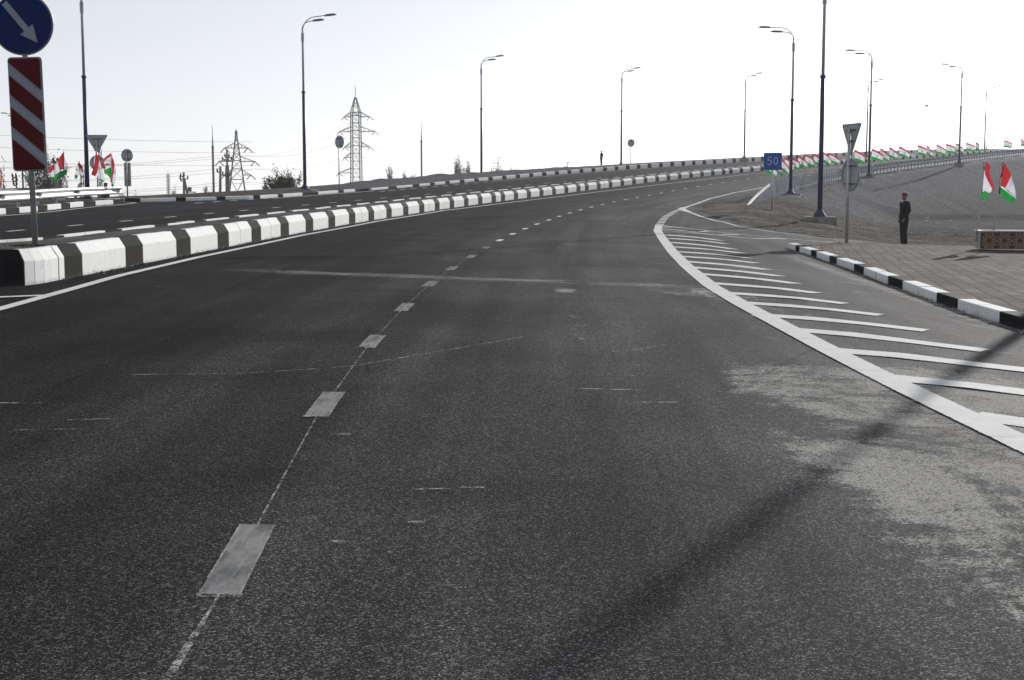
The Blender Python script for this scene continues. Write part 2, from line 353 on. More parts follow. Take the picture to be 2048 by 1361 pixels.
# ------------------------------------------------------------------ road alignment: foot of the median kerb, station s and lateral distance l (right +)
SS = np.arange(-120, 331, 1.0)
kn = [-120, 0, 20, 40, 60, 80, 100, 130, 170, 220, 330]
kv = [0, 0.0006, 0.0043, 0.0048, 0.0048, 0.0049, 0.0039, 0.0015, 0.0008, .001, .001]
gv = [.0155, .0125, .0167, .0254, .0321, .0461, .0489, .0463, .0489, .042, .0]
_c = lambda a: np.concatenate([[0], np.cumsum((a[1:] + a[:-1]) / 2)])
CT = _c(np.interp(SS, kn, kv)); CT = CT - CT[120] + R(1.7)
CX = _c(np.sin(CT)); CY = _c(np.cos(CT)); CZ = _c(np.interp(SS, kn, gv))
CX = CX - CX[120] - 6.424; CY = CY - CY[120] + 20.273; CZ = CZ - CZ[120] + .376
def st(X, Y):
    X = np.atleast_1d(np.asarray(X, float)); Y = np.atleast_1d(np.asarray(Y, float)); so_ = []; lo = []
    for k in range(0, len(X), 4000):
        x, y = X[k:k + 4000], Y[k:k + 4000]
        i = ((x[:, None] - CX) ** 2 + (y[:, None] - CY) ** 2).argmin(1); dx = x - CX[i]; dy = y - CY[i]; t = CT[i]
        so_.append(SS[i] + dx * np.sin(t) + dy * np.cos(t)); lo.append(dx * np.cos(t) - dy * np.sin(t))
    return np.concatenate(so_), np.concatenate(lo)
def XY(s, l):
    t = np.interp(s, SS, CT); return np.interp(s, SS, CX) + l * np.cos(t), np.interp(s, SS, CY) - l * np.sin(t)
def smax(a, b, k):
    h = np.clip(.5 + .5 * (a - b) / k, 0, 1); return b * (1 - h) + a * h + k * h * (1 - h)
def zsl(s, l):
    s = np.asarray(s, float); l = np.asarray(l, float)
    wd = np.interp(s, [-20, 20, 35, 55, 300], [10, 10.8, 12.6, 14.9, 15.3]); sp = np.interp(s, [25, 60, 90], [.08, .27, .55])
    z = np.interp(s, SS, CZ) - .02 * np.clip(l, -16, wd) - np.maximum(0, l - wd) * sp - np.maximum(0, -19.5 - l) * .5
    return smax(z, np.full_like(z, -.11), .2)
def zg(X, Y):
    r = zsl(*st(X, Y)); return float(r[0]) if np.ndim(X) == 0 else r
def P(s, l, dz=0.0):
    x, y = XY(s, l); return Vector((float(x), float(y), float(zsl(s, l)) + dz))

def grid_mesh(name, Sv, Lfun, mat, zfun, uv=True):
    """ribbon in (station, lateral) coordinates; Lfun(s) -> lateral positions"""
    rows = [Lfun(s) for s in Sv]; nl = len(rows[0])
    s = np.repeat(np.asarray(Sv, float), nl); l = np.concatenate(rows)
    x, y = XY(s, l); z = zfun(s, l, x, y); mb = MB(); mb.v = list(map(tuple, np.stack([x, y, z], 1).tolist()))
    for i in range(len(Sv) - 1):
        for j in range(nl - 1):
            a = i * nl + j; mb.f.append([a, a + 1, a + nl + 1, a + nl]); mb.mi.append(0)
    o = mb.build(name, mat, smooth=True, uvs=np.stack([s, l], 1)); return o

def asph_right(s): return float(np.interp(s, [-60, 36, 48, 56, 330], [46, 46, 17, 13.2, 12.6]))
RL = lambda s: float(np.interp(s, [40, 66, 110, 140, 180, 200, 330], [13.2, 13.3, 13.4, 12.3, 10.2, 9.0, 8.0]))     # line of the right guard rail
LK = lambda s: float(np.interp(s, [40, 43, 48, 52, 64, 66, 80, 100, 126, 330], [-14.7, -13.6, -12.1, -12.0, -12.5, -12.7, -13.1, -13.8, -14.9, -15.0]))  # far kerb
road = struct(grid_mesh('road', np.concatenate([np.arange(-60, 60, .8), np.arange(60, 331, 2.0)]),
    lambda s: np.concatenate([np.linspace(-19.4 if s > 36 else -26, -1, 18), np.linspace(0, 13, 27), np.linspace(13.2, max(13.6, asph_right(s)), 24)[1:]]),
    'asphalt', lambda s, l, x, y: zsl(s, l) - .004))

# ---- flat country far below the ramp
mb = MB(); ring = [(0, 0)]
mb.v.append((0, 60, -.34))
for k in range(48): mb.v.append((3200 * math.cos(2 * math.pi * k / 48), 60 + 3200 * math.sin(2 * math.pi * k / 48), -.34))
for k in range(48): mb.f.append([0, 1 + k, 1 + (k + 1) % 48]); mb.mi.append(0)
struct(mb.build('far_ground', 'far'))

# ---- noise for ground shaping
_tab = rng.random((64, 64))
def vnoise(x, y):
    x = np.asarray(x, float); y = np.asarray(y, float); xi = np.floor(x).astype(int); yi = np.floor(y).astype(int); fx = x - xi; fy = y - yi
    fx = fx * fx * (3 - 2 * fx); fy = fy * fy * (3 - 2 * fy); g = lambda i, j: _tab[(xi + i) % 64, (yi + j) % 64]
    return (g(0, 0) * (1 - fx) + g(1, 0) * fx) * (1 - fy) + (g(0, 1) * (1 - fx) + g(1, 1) * fx) * fy
def fbm(x, y, o=4):
    r = 0; a = .5
    for i in range(o): r = r + a * vnoise(x * 2 ** i + 7.3 * i, y * 2 ** i + 3.1 * i); a *= .5
    return r
def sdist(x, y, poly):
    poly = np.asarray(poly, float); d = np.full(len(x), 1e9); ins = np.zeros(len(x), bool)
    for a, b in zip(poly, np.roll(poly, -1, 0)):
        e = b - a; t = np.clip(((x - a[0]) * e[0] + (y - a[1]) * e[1]) / (e @ e), 0, 1)
        d = np.minimum(d, np.hypot(x - a[0] - t * e[0], y - a[1] - t * e[1]))
        c = ((a[1] > y) != (b[1] > y)); ins ^= c & (x < (b[0] - a[0]) * (y - a[1]) / (b[1] - a[1] + 1e-12) + a[0])
    return np.where(ins, d, -d)
_e = [XY(s, l) for s, l in ((330, 12.4), (250, 12.0), (200, 9.9), (180, 10.8), (140, 12.3), (110, 12.4), (90, 11.6))]
DIRT_POLY = [(float(a), float(b)) for a, b in _e] + [(17.5, 94.0), (15.9, 90.8), (11.57, 77.3), (9.75, 69.2), (8.75, 62.5), (8.25, 55.5), (8.45, 50.8), (9.2, 48.5), (10.1, 46.9), (12.0, 46.3), (14.0, 45.0), (17, 44.2), (30, 44.0), (70, 44), (230, 44), (330, 200), (330, 330)]
def dirt_dz(s, l, x, y):
    d = sdist(x, y, DIRT_POLY) + (fbm(x * 1.3, y * 1.3) - .47) * 1.6
    dz = np.clip(d * .12, -.14, .05)
    inn = np.clip((d - .4) / 3, 0, 1)
    h = (fbm(x * .35, y * .35, 4) - .45) * .35 + (fbm(x * 1.7 + 9, y * 1.7, 3) - .45) * .14
    far = np.clip((s - 60) / 40, 0, 1)
    dz = dz + inn * h * (1 - .55 * far)
    dz = dz + .22 * np.exp(-((x - 13.2) / 2.6) ** 2 - ((y - 57.5) / 4.5) ** 2) * inn        # spoil round the near lamp
    dz = dz + .55 * np.exp(-((y - 99 - .2 * (x - 33)) / 2.0) ** 2) * np.clip((x - 24) / 4, 0, 1) * np.clip((70 - x) / 20, 0, 1) * inn      # low bank at the slope's foot
    return zsl(s, l) + dz
Sv = np.concatenate([np.arange(18, 62, .35), np.arange(62, 120, .7), np.arange(120, 331, 2.0)])
Lc = np.concatenate([np.arange(8.5, 26, .3), np.arange(26, 44, .8), np.arange(44, 150, 5)])
ground = struct(grid_mesh('ground', Sv, lambda s: Lc, 'dirt', dirt_dz))

def zd(x, y):
    x = np.atleast_1d(np.asarray(x, float)); y = np.atleast_1d(np.asarray(y, float)); s, l = st(x, y)
    return np.maximum(dirt_dz(s, l, x, y), zsl(s, l) - .004)

# ---- verges on the far left: earth behind the kerbs
def verge(name, Sv, kf, z0=.16, bump=.25):
    def zf(s, l, x, y):
        k = np.array([kf(q) for q in s]); d = k - l; z0 = np.interp(s, [66, 81, 111, 136], [.11, .18, .31, .42]); b_ = np.interp(s, [40, 60, 66, 74, 100, 130], [.04, .05, .25, .5, .35, 0])
        return zsl(s, l) + z0 + np.clip((d - .6) / 1.5, 0, 1) * np.clip((4.3 - d) / 1.5, 0, 1) * b_ * (.3 + fbm(x * .5, y * .5))
    return struct(grid_mesh(name, Sv, lambda s: kf(s) - np.concatenate([[.16], np.arange(.6, 6, .5), np.arange(6, 40, 3)]), 'dirt', zf))
verge('ground_left', np.arange(40.5, 331, 1.5), LK)
LI = lambda s: float(np.interp(s, [10, 24.5, 27.8, 31, 34.3, 38], [-11.6, -12.4, -12.75, -13.4, -14.0, -14.2]))   # kerb of the near left island
def island_flat(s, l, x, y): return zsl(s, np.minimum(l, -12)) * 0 + np.interp(s, SS, CZ) + .33 + .16
def left_plate():
    mb = MB(); S_ = np.arange(8, 38.4, 1.0); nl = 8
    for s in S_:
        k = LI(s) - .14
        for j, dl in enumerate((0, .5, 1, 2, 4, 8, 14, 22)):
            x, y = XY(s, k - dl); mb.v.append((float(x), float(y), float(zsl(s, max(k - dl, -17))) + .17))
    for i in range(len(S_) - 1):
        for j in range(nl - 1):
            a = i * nl + j; mb.f.append([a, a + nl, a + nl + 1, a + 1]); mb.mi.append(0)
    return struct(mb.build('traffic_island', 'medtop', smooth=True))
left_plate()

# ------------------------------------------------------------------ kerbs
def path_at(pts):
    pts = [np.array(p, float) for p in pts]; d = [0]
    for a, b in zip(pts, pts[1:]): d.append(d[-1] + np.linalg.norm(b - a))
    A = np.array(pts)
    return d[-1], lambda t: np.array([np.interp(t, d, A[:, 0]), np.interp(t, d, A[:, 1])])
def kerb(name, pts, blocks, hfun, width, cham=(.10, .16), side=1, zoff=0.0, mats=('kerb_w', 'kerb_b', 'joint', 'kerb_b_shade'), gap=.012):
    """painted kerb stones along a plan path; blocks = [(length, material index)]; side=+1: road lies to the right of the path direction"""
    Lt, at = path_at(pts); mb = MB(); t = 0.0; kuv = []; mb.uvl = kuv
    for ln, mi in blocks:
        if t >= Lt: break
        e = min(t + ln, Lt); k = max(1, int(math.ceil((e - t) / .55))); sub = np.linspace(t + gap / 2, e - gap / 2, k + 1)
        jz = random.uniform(-.006, .006); jl = random.uniform(-.006, .006); sec = []
        for q in sub:
            p = at(q); d = at(min(q + .15, Lt)) - at(max(q - .15, 0)); d /= np.linalg.norm(d); nr = np.array([d[1], -d[0]]) * side
            h = hfun(q) + jz; c = cham[0]; cv = cham[1] * min(1, h / .3); z = zg(p[0], p[1]) + zoff
            f = p + nr * jl
            for off, hh in ((0, -.05), (0, h - cv), (-c, h), (-width, h), (-width, -.05)):
                w_ = f + nr * off; sec.append((w_[0], w_[1], z + hh)); kuv.append((q, hh))
        n = len(sub); fs = []
        for i in range(n - 1):
            for j in range(4): fs.append((i * 5 + j, i * 5 + j + 1, i * 5 + 5 + j + 1, i * 5 + 5 + j))
        fs += [tuple(range(5)), tuple(range((n - 1) * 5, n * 5))[::-1]]
        mb.add(sec, fs, mi); t = e
    # mortar core just inside the stones
    n = max(2, int(Lt / .7)); sec = []
    for q in np.linspace(0, Lt, n):
        p = at(q); d = at(min(q + .15, Lt)) - at(max(q - .15, 0)); d /= np.linalg.norm(d); nr = np.array([d[1], -d[0]]) * side
        h = hfun(q) - .018; c = cham[0]; cv = cham[1] * min(1, h / .3); z = zg(p[0], p[1]) + zoff
        for off, hh in ((-.014, -.05), (-.014, h - cv), (-c - .01, h), (-width + .012, h), (-width + .012, -.05)):
            w_ = p + nr * off; sec.append((w_[0], w_[1], z + hh)); kuv.append((q, hh))
    mb.add(sec, [(i * 5 + j, i * 5 + j + 1, i * 5 + 5 + j + 1, i * 5 + 5 + j) for i in range(n - 1) for j in range(4)], 2)
    bm = bmesh.new(); o = struct(mb.build(name, mats)); bm.from_mesh(o.data); bmesh.ops.recalc_face_normals(bm, faces=bm.faces); bm.to_mesh(o.data); bm.free()
    return o

KH = .48; MW = 1.35
nose = [(-8.0, 20.3), (-8.1, 18.6), (-8.0, 17.4), (-7.6, 17.15), (-7.15, 17.6), (-6.80, 17.97), (-6.57, 18.2), (-6.49, 18.55), (-6.47, 18.9), (-6.46, 19.5), (-6.43, 20.2)]
right_side = nose[2:] + [tuple(map(float, XY(s, 0))) for s in np.arange(.6, 240, 1.5)]
blk = [(.50, 1), (.64, 3), (.66, 3)]
d_ = sum(np.linalg.norm(np.subtract(a, b)) for a, b in zip(nose[2:6], nose[3:7]))
blk = [(d_ / 2, 3), (d_ / 2, 3), (.24, 0), (.28, 0), (.27, 0), (.28, 0), (.22, 0), (.72, 1)]
n_w = 0
for i in range(90):
    if i in (17, 24, 37, 49): blk += [(1.12, 0)]
    else: blk += [(1.03, 0), (1.03, 0)]
    blk += [(.95, 1)]
kerb('median_kerb', right_side, blk, lambda t: KH, .22)
left_side = nose[:3][::-1] + [tuple(map(float, XY(s, -MW))) for s in np.arange(1.0, 240, 1.5)]
blkL = [(.8, 3), (.5, 0)]
for i in range(90): blkL += [(.95, 1), (1.03, 0), (1.03, 0)]
kerb('median_kerb', left_side, blkL, lambda t: KH, .22, side=-1)
# paving of the median
mb = MB(); rows = []
med = [(nose[2], nose[3]), (nose[1], nose[5]), (nose[0], nose[8])]
for s in np.arange(1.0, 240, 1.0):
    for l in (-MW + .2, -MW * .5, -.2):
        x, y = XY(s, l); mb.v.append((float(x), float(y), float(zsl(s, l)) + KH - .03 + (.012 * math.sin(s * 3.1 + l * 5) if s < 60 else 0)))
n = len(mb.v) // 3
for i in range(n - 1):
    for j in range(2): a = i * 3 + j; mb.f.append([a, a + 1, a + 4, a + 3]); mb.mi.append(0)
b = len(mb.v)
for x, y in [(-7.85, 21.25), (-7.87, 18.6), (-7.75, 17.6), (-7.5, 17.5), (-6.95, 18.05), (-6.75, 18.4), (-6.68, 19.0), (-6.66, 20.2), (-6.61, 21.2)]:
    mb.v.append((x, y, zg(x, y) + KH - .03))
mb.f.append(list(range(b, b + 9))[::-1]); mb.mi.append(0)
struct(mb.build('median', 'medtop'))
# loose soil round the sign foot
# pavement (right) with its kerb
PK = [(7.36, 36.0), (7.30, 34.4), (7.28, 33.0), (7.20, 31.65), (7.10, 29.6), (6.91, 27.0), (6.70, 24.9), (6.50, 22.5), (6.26, 20.0), (6.12, 18.2), (6.06, 16.4), (6.0, 14), (5.95, 11), (5.9, 7)]
pblk = [(1.05, 0), (.6, 3), (.72, 0), (.72, 0), (.82, 3), (.84, 0), (.84, 0), (.9, 3), (1.07, 0), (1.07, 0), (1.2, 3), (1.37, 0), (.05, 3), (1.10, 0), (1.3, 3), (1.28, 0), (1.28, 0), (1.25, 3), (.92, 0), (.92, 0)] + [(1.1, 3), (1.0, 0), (1.0, 0)] * 5
kerb('pavement_kerb', PK, pblk, lambda t: .145, .22, cham=(.012, .015), side=1)
PV = [(7.56, 36.0)] + [(x + .20, y) for x, y in PK[1:]]
back = [(7.75, 36.9), (8.1, 37.7), (8.7, 38.7), (9.6, 39.7), (10.7, 40.8), (11.94, 41.6), (13.2, 42.2), (14.44, 42.6), (18, 43.2), (30, 44), (46, 44.5)]
def sheet(name, poly, dz, mat, step=1.0):
    """flat sheet inside a plan polygon, draped over the ground"""
    bm = bmesh.new(); vs = [bm.verts.new((x, y, 0)) for x, y in poly]; bm.faces.new(vs)
    xs = [p[0] for p in poly]; ys = [p[1] for p in poly]
    for ax, lo, hi in ((0, min(xs), max(xs)), (1, min(ys), max(ys))):
        for q in np.arange(lo + step, hi, step):
            co = (q, 0, 0) if ax == 0 else (0, q, 0); no = (1, 0, 0) if ax == 0 else (0, 1, 0)
            bmesh.ops.bisect_plane(bm, geom=bm.verts[:] + bm.edges[:] + bm.faces[:], plane_co=co, plane_no=no)
    X = np.array([v.co.x for v in bm.verts]); Y = np.array([v.co.y for v in bm.verts]); Z = zg(X, Y) + dz
    for v, z in zip(bm.verts, Z): v.co.z = z
    for f in bm.faces:
        f.normal_update()
        if f.normal.z < 0: f.normal_flip()
    me = bpy.data.meshes.new(name); bm.to_mesh(me); bm.free(); me.materials.append(M[mat])
    o = bpy.data.objects.new(name, me); COL.objects.link(o); return struct(o)
sheet('pavement', PV[::-1] + back + [(46, 7)], .128, 'pavers', .8)
# edging stones behind the paving
mb = MB()
for (a, b_) in zip(back[:-1], back[1:]):
    a = Vector((*a, 0)); b_ = Vector((*b_, 0)); d = (b_ - a); m_ = (a + b_) / 2
    mb.box((m_.x, m_.y, zg(m_.x, m_.y) + .005), (d.length + .02, .09, .24), math.atan2(d.y, d.x))
struct(mb.build('pavement_edging', 'concrete'))
# left side kerbs
LIp = [tuple(map(float, XY(s, LI(s)))) for s in np.arange(8, 38.3, .75)] + [tuple(map(float, XY(38.6, -14.6))), tuple(map(float, XY(38.9, -15.4))), tuple(map(float, XY(39.0, -18)))]
kerb('island_kerb', LIp, [(1.9, 0), (1.3, 1)] * 14, lambda t: .20, .2, cham=(.02, .03), side=1)
LKp = [tuple(map(float, XY(40.4, -17.5))), tuple(map(float, XY(40.2, -15.4)))] + [tuple(map(float, XY(s, LK(s)))) for s in np.arange(40.6, 64.6, 1.0)]
kerb('far_kerb', LKp, [(2.3, 0), (.7, 3)] * 5 + [(3.0, 0), (2.6, 3), (3.4, 0)] + [(1.0, 1), (2.0, 0)] * 10, lambda t: .17, .2, cham=(.02, .03), side=1)
LKq = [tuple(map(float, XY(s, LK(s)))) for s in np.arange(66.0, 330, 1.5)]
kerb('far_kerb', LKq, [(3.0, 0), (1.6, 3), (3.0, 0), (1.3, 3)] + [(2.1, 0), (.95, 3)] * 100, lambda t: float(np.interp(t, [0, 15, 45, 70], [.12, .20, .34, .46])), .22, cham=(.03, .05), side=1)
RKp = [tuple(map(float, XY(s, RL(s) - .55))) for s in np.arange(70, 330, 1.5)]
kerb('rail_kerb', RKp, [(4.0, 0)] * 90, lambda t: .14, .2, cham=(.02, .02), side=-1)

# ------------------------------------------------------------------ painted markings
def strip(mb, pts, wd, dz=.006, step=.6, mi=0, half=None):
    Lt, at = path_at(pts); n = max(2, int(Lt / step) + 1); T = np.linspace(0, Lt, n); rows = []
    for q in T:
        p = at(q); d = at(min(q + .1, Lt)) - at(max(q - .1, 0)); d /= np.linalg.norm(d); nr = np.array([d[1], -d[0]])
        w_ = wd(q) if callable(wd) else wd
        for k in (-.5, 0, .5): rows.append(p + nr * w_ * k)
    rows = np.array(rows); z = zg(rows[:, 0], rows[:, 1]) + dz
    mb.uvl = getattr(mb, 'uvl', []) + [(q_, k) for q_ in T for k in (-.5, 0, .5)]
    fs = [(i * 3 + j, i * 3 + 3 + j, i * 3 + 4 + j, i * 3 + 1 + j) for i in range(n - 1) for j in range(2)]
    mb.add(np.column_stack([rows, z]), fs, mi)
mb = MB()
LE = [(-5.66, 12.0), (-5.69, 15.0), (-5.80, 18), (-5.89, 20.15)] + [tuple(map(float, XY(s, l))) for s, l in ((5, .42), (15, .36), (26, .33), (38, .38), (48, .75), (59, 1.1), (71, 1.4), (84, 1.9), (110, 2.0), (240, 2.0))]
strip(mb, LE, .16); struct(mb.build('edge_line', 'white'))
mb = MB(); strip(mb, [(-7.6, 15.6), (-6.6, 16.0), (-5.72, 16.75)], .16, .009); struct(mb.build('island_line', 'white'))
RE = [(3.2, 4.0), (3.14, 6.5), (3.09, 8.02), (3.02, 10.4), (2.99, 12.7), (2.985, 15.1), (2.98, 17.6), (3.03, 20.5), (3.27, 25.1), (3.62, 30.4), (4.14, 37.2), (4.58, 42.6), (5.1, 47.0)]
mb = MB(); strip(mb, RE, .27); struct(mb.build('edge_line', 'white'))
RM = [(5.1, 47.0), (5.6, 50.6), (6.2, 54.8), (7.3, 61.0), (8.3, 65.7)]
mb = MB(); Lt, at = path_at(RM); t = .3
while t < Lt - .4:
    strip(mb, [at(t), at(t + .75)], .30, step=.4); t += 1.5
struct(mb.build('give_way_dashes', 'white'))
RF = [(8.3, 65.7), (8.75, 67.6), (11.6, 79.6), (14.6, 89.2), (18.2, 98.0), (25.6, 110.5)] + [tuple(map(float, XY(s, l))) for s, l in ((120, 10.3), (150, 9.8), (200, 7.6), (240, 7.4))]
mb = MB(); strip(mb, RF, .17); struct(mb.build('edge_line', 'white'))
mb = MB(); strip(mb, [(8.55, 66.9), (8.15, 65.2), (7.98, 62.6), (7.93, 59.6), (7.83, 56.4), (7.8, 52.4), (8.15, 48.6), (9.2, 46.5), (10.5, 45.6), (11.8, 45.2), (14, 44.6), (20, 44.3)], lambda q: .34 if q < 6 else .15); struct(mb.build('side_road_line', 'white'))
mb = MB(); strip(mb, [(5.16, 46.9), (5.75, 44.75), (6.39, 43.1), (7.39, 42.45), (8.56, 42.1), (9.39, 42.0), (11, 42.6)], .13, .007); struct(mb.build('side_road_line', 'white'))
HT = [((5.10, 46.0), (5.46, 44.75), (5.65, 44.9)), ((4.85, 44.41), (5.75, 42.1), (6.25, 43.2)), ((4.70, 42.85), (6.15, 41.0), (7.1, 42.45)), ((4.57, 41.56), (7.15, 40.5), (8.5, 42.0))]
HS = [((4.44, 39.82), (5.79, 37.63)), ((4.25, 37.56), (5.66, 35.88)), ((4.03, 35.22), (5.42, 33.06)), ((3.83, 32.88), (5.32, 31.31)), ((3.64, 30.70), (5.12, 29.23)), ((3.50, 28.78), (4.96, 27.40)), ((3.36, 26.98), (4.78, 25.31)), ((3.23, 25.15), (4.66, 23.53)), ((3.11, 23.35), (4.59, 21.81)), ((2.98, 21.18), (4.52, 19.94)), ((2.87, 19.32), (4.52, 18.27)), ((2.88, 17.70), (4.59, 16.77)), ((2.85, 16.02), (4.64, 15.06)), ((2.91, 14.44), (4.69, 13.29)), ((2.91, 12.66), (4.72, 11.72)), ((2.99, 10.86), (4.75, 9.83)), ((3.07, 9.05), (4.8, 7.7))]
mb = MB()
for a in HT: strip(mb, a, .17, .005)
for a, b_ in HS: strip(mb, [(a[0] + .05, a[1]), b_], .40, .004)
struct(mb.build('hatched_marking', 'white'))
mb = MB()
ds = [-23.6, -19.5] + [-15.4 + .0 for _ in range(1)]
dl = []
for s0 in (-23.2, -19.3, -15.35, -11.6, -8.0, -4.5, -.75, 2.85, 6.65, 10.3): dl.append((s0, s0 + 1.0))
s0 = 14.1
while s0 < 200: dl.append((s0, s0 + 1.0)); s0 += 4.0
latd = lambda s: float(np.interp(s, [-24, -15.4, -11.6, -8, -4.5, -.7, 2.9, 6.7, 14.6, 22.6, 30.9, 45, 100], [6.15, 5.75, 5.48, 5.33, 5.26, 5.23, 5.27, 5.36, 5.53, 5.68, 5.80, 5.75, 5.4]))
for a, b_ in dl: strip(mb, [XY(a, latd(a)), XY((a + b_) / 2, latd((a + b_) / 2)), XY(b_, latd(b_))], .155, .0035, .3, mi=0 if a < 12 else 1)
struct(mb.build('lane_dashes', ['tape', 'white']))
mb = MB(); strip(mb, [XY(s, latd(s)) for s in np.arange(-24, 7, .5)], lambda q: .011 if q > 8.2 else .028, .003, .3); struct(mb.build('chalk_line', 'chalk'))
# worn rims of the taped dashes
mb = MB()
for a, b_ in dl[1:7]:
    for k in (-.075, .075):
        strip(mb, [XY(a - .03, latd(a) + k), XY(b_, latd(b_) + k)], .010, .0045, .3)
    strip(mb, [XY(a - .02, latd(a) - .085), XY(a - .02, latd(a) + .085)], .05, .0045, .1)
struct(mb.build('dash_rims', 'chalk'))
mb = MB(); s0 = -6.0
while s0 < 220:
    strip(mb, [XY(s0, -6.85), XY(s0 + 1.0, -6.85)], .14, .006); s0 += 3.9
struct(mb.build('lane_dashes', 'white'))
mb = MB(); strip(mb, [XY(s, LI(s) + .55) for s in np.arange(8, 37, 1)] + [XY(38.5, -14.0), XY(39.6, -14.3), XY(40.1, -15.2), XY(40.3, -17)], .15); struct(mb.build('edge_line', 'white'))
mb = MB(); strip(mb, [XY(s, LK(s) + (.5 if s < 66 else 1.0)) for s in np.concatenate([np.arange(49, 66, 1.0)])], .15)
strip(mb, [XY(s, LK(s) + 1.0) for s in np.arange(86, 230, 2)], .16)
for s0 in np.arange(40.5, 49, 2.0): strip(mb, [XY(s0, -11.9), XY(s0 + .9, -11.9)], .2)
for s0 in np.arange(64, 86, 2.0): strip(mb, [XY(s0, LK(s0) + 1.2), XY(s0 + .9, LK(s0) + 1.2)], .2)
struct(mb.build('edge_line', 'white'))
# scratches, a hairline crack and old tyre arcs
mb = MB()
strip(mb, [(-2.9, 10.2), (-2.14, 10.36), (-1.35, 10.84), (-.56, 12.11), (.18, 13.35)], .022, .0025, .25)
strip(mb, [(.89, 12.16), (1.2, 12.45), (1.46, 12.82)], .02, .0025, .2)
strip(mb, [(-.50, 6.54), (-.38, 6.57), (-.30, 6.575)], .02, .0025, .1); strip(mb, [(-.26, 6.60), (-.14, 6.62)], .025, .0025, .1)
strip(mb, [(-2.75, 8.25), (-2.5, 8.32)], .02, .0025, .1); strip(mb, [(-2.95, 7.88), (-2.6, 7.96)], .018, .0025, .1)
for k in range(10):
    x = random.uniform(-5, 3); y = random.uniform(8, 24); strip(mb, [(x, y), (x + random.uniform(.08, .5), y + random.uniform(-.04, .08))], random.uniform(.012, .035), .0025, .1)
struct(mb.build('road_scratches', 'chalk'))
mb = MB()
strip(mb, [(-1.23, 15.8), (-1.38, 14.9), (-1.46, 13.84), (-1.40, 12.9), (-1.31, 11.99), (-1.2, 11.0), (-1.06, 10.19)], .03, .002, .3)
strip(mb, [(1.87, 10.52), (2.2, 11.2), (2.61, 12.17), (3.1, 13.3), (3.57, 14.41)], .06, .002, .3); strip(mb, [(1.1, 9.3), (1.5, 9.8), (1.87, 10.52)], .05, .002, .3)
strip(mb, [(4.4, 54), (3.2, 48), (2.2, 42), (1.4, 36), (.8, 30)], .16, .002, .6); strip(mb, [(6.3, 56), (5.0, 49), (4.1, 42), (3.3, 35)], .16, .002, .6)
struct(mb.build('tyre_marks', 'tyre'))
mb = MB()
strip(mb, [XY(s, 3.45) for s in np.arange(-24, 90, 1.5)], .03, .0015, .7); strip(mb, [XY(s, 7.55) for s in np.arange(-24, 60, 1.5)], .03, .0015, .7)
struct(mb.build('paving_seam', 'tyre'))
# small paint spills
mb = MB()
for x, y, r in ((-1.02, 7.95, .045), (-.42, 5.9, .03), (6.05, 16.9, .3), (5.75, 17.4, .16), (-.72, 5.55, .03)):
    pts = []
    for k in range(14):
        q = 2 * math.pi * k / 14; rr = r * random.uniform(.6, 1.25); pts.append((x + rr * math.cos(q) * 1.3, y + rr * math.sin(q) * .7))
    mb.add([(a, b_, zg(a, b_) + .004) for a, b_ in pts], [tuple(range(14))])
struct(mb.build('paint_spills', 'chalk'))
#__PART2__
# ------------------------------------------------------------------ street lamps
LH = 10.5
def make_lamp():
    r = thing('street_lamp', '', 'street lamp'); k = LH / 331.0                # built with its arms along +X
    mb = MB(); mb.tube([(0, 0, .0), (0, 0, 184 * k)], [.105, .088], 14)
    mb.tube([(0, 0, 183 * k), (0, 0, 186.5 * k)], .118, 14); mb.build('lower_pole', 'navy', r, True)
    mb = MB(); mb.tube([(0, 0, 0), (0, 0, .05), (0, 0, .10), (0, 0, .22), (0, 0, .34)], [.27, .27, .24, .16, .10], 14)
    for q in range(4):
        a = q * math.pi / 2 + .4; mb.box((.22 * math.cos(a), .22 * math.sin(a), .11), (.05, .05, .10), a)
    mb.build('base_flange', 'navy', r)
    mb = MB(); mb.tube([(0, 0, 186 * k), (0, 0, 278 * k), (0, 0, 304 * k)], [.068, .060, .056], 12); mb.build('upper_pole', 'grey_pole', r, True)
    mb = MB(); mb.tube([(0, 0, 279 * k), (0, 0, 295 * k)], .082, 12)
    for z in (281, 285, 290, 294): mb.tube([(0, 0, (z - .6) * k), (0, 0, (z + .6) * k)], .10, 10)
    mb.build('bolted_collar', 'grey_pole', r)
    for hgt, reach, off in ((LH - .13, 1.45, .04), (LH - .42, .70, -.03)):
        z0 = 302 * k; rise = hgt - z0; pts = []
        for i in range(15):
            t = i / 14 * math.pi / 2; pts.append((off * .4 + min(rise * 1.05, reach) * (1 - math.cos(t)), off, z0 + rise * math.sin(t) * .93))
        e = pts[-1]; pts.append((reach, off, hgt)); mb = MB(); mb.tube(pts, .028, 7); arm = mb.build('arm', 'grey_pole', r, True)
        mb = MB(); zt = .07
        out_ = [(-.02, -.05), (.08, -.085), (.45, -.12), (.66, -.10), (.74, -.05), (.74, .05), (.66, .10), (.45, .12), (.08, .085), (-.02, .05)]
        mb.prism(out_, (reach, off, hgt - .05), (1, 0, .08), (0, 1, 0), .055); mb.prism([(x * .8 + .04, y * .7) for x, y in out_], (reach, off, hgt + .005), (1, 0, .08), (0, 1, 0), .05)
        hd = mb.build('lamp_head', 'lampgrey', r)
        mb = MB(); mb.prism([(.2, -.08), (.62, -.07), (.62, .07), (.2, .08)], (reach, off, hgt - .062), (1, 0, .08), (0, 1, 0), .01); mb.build('lens', 'lens', hd)
    return r
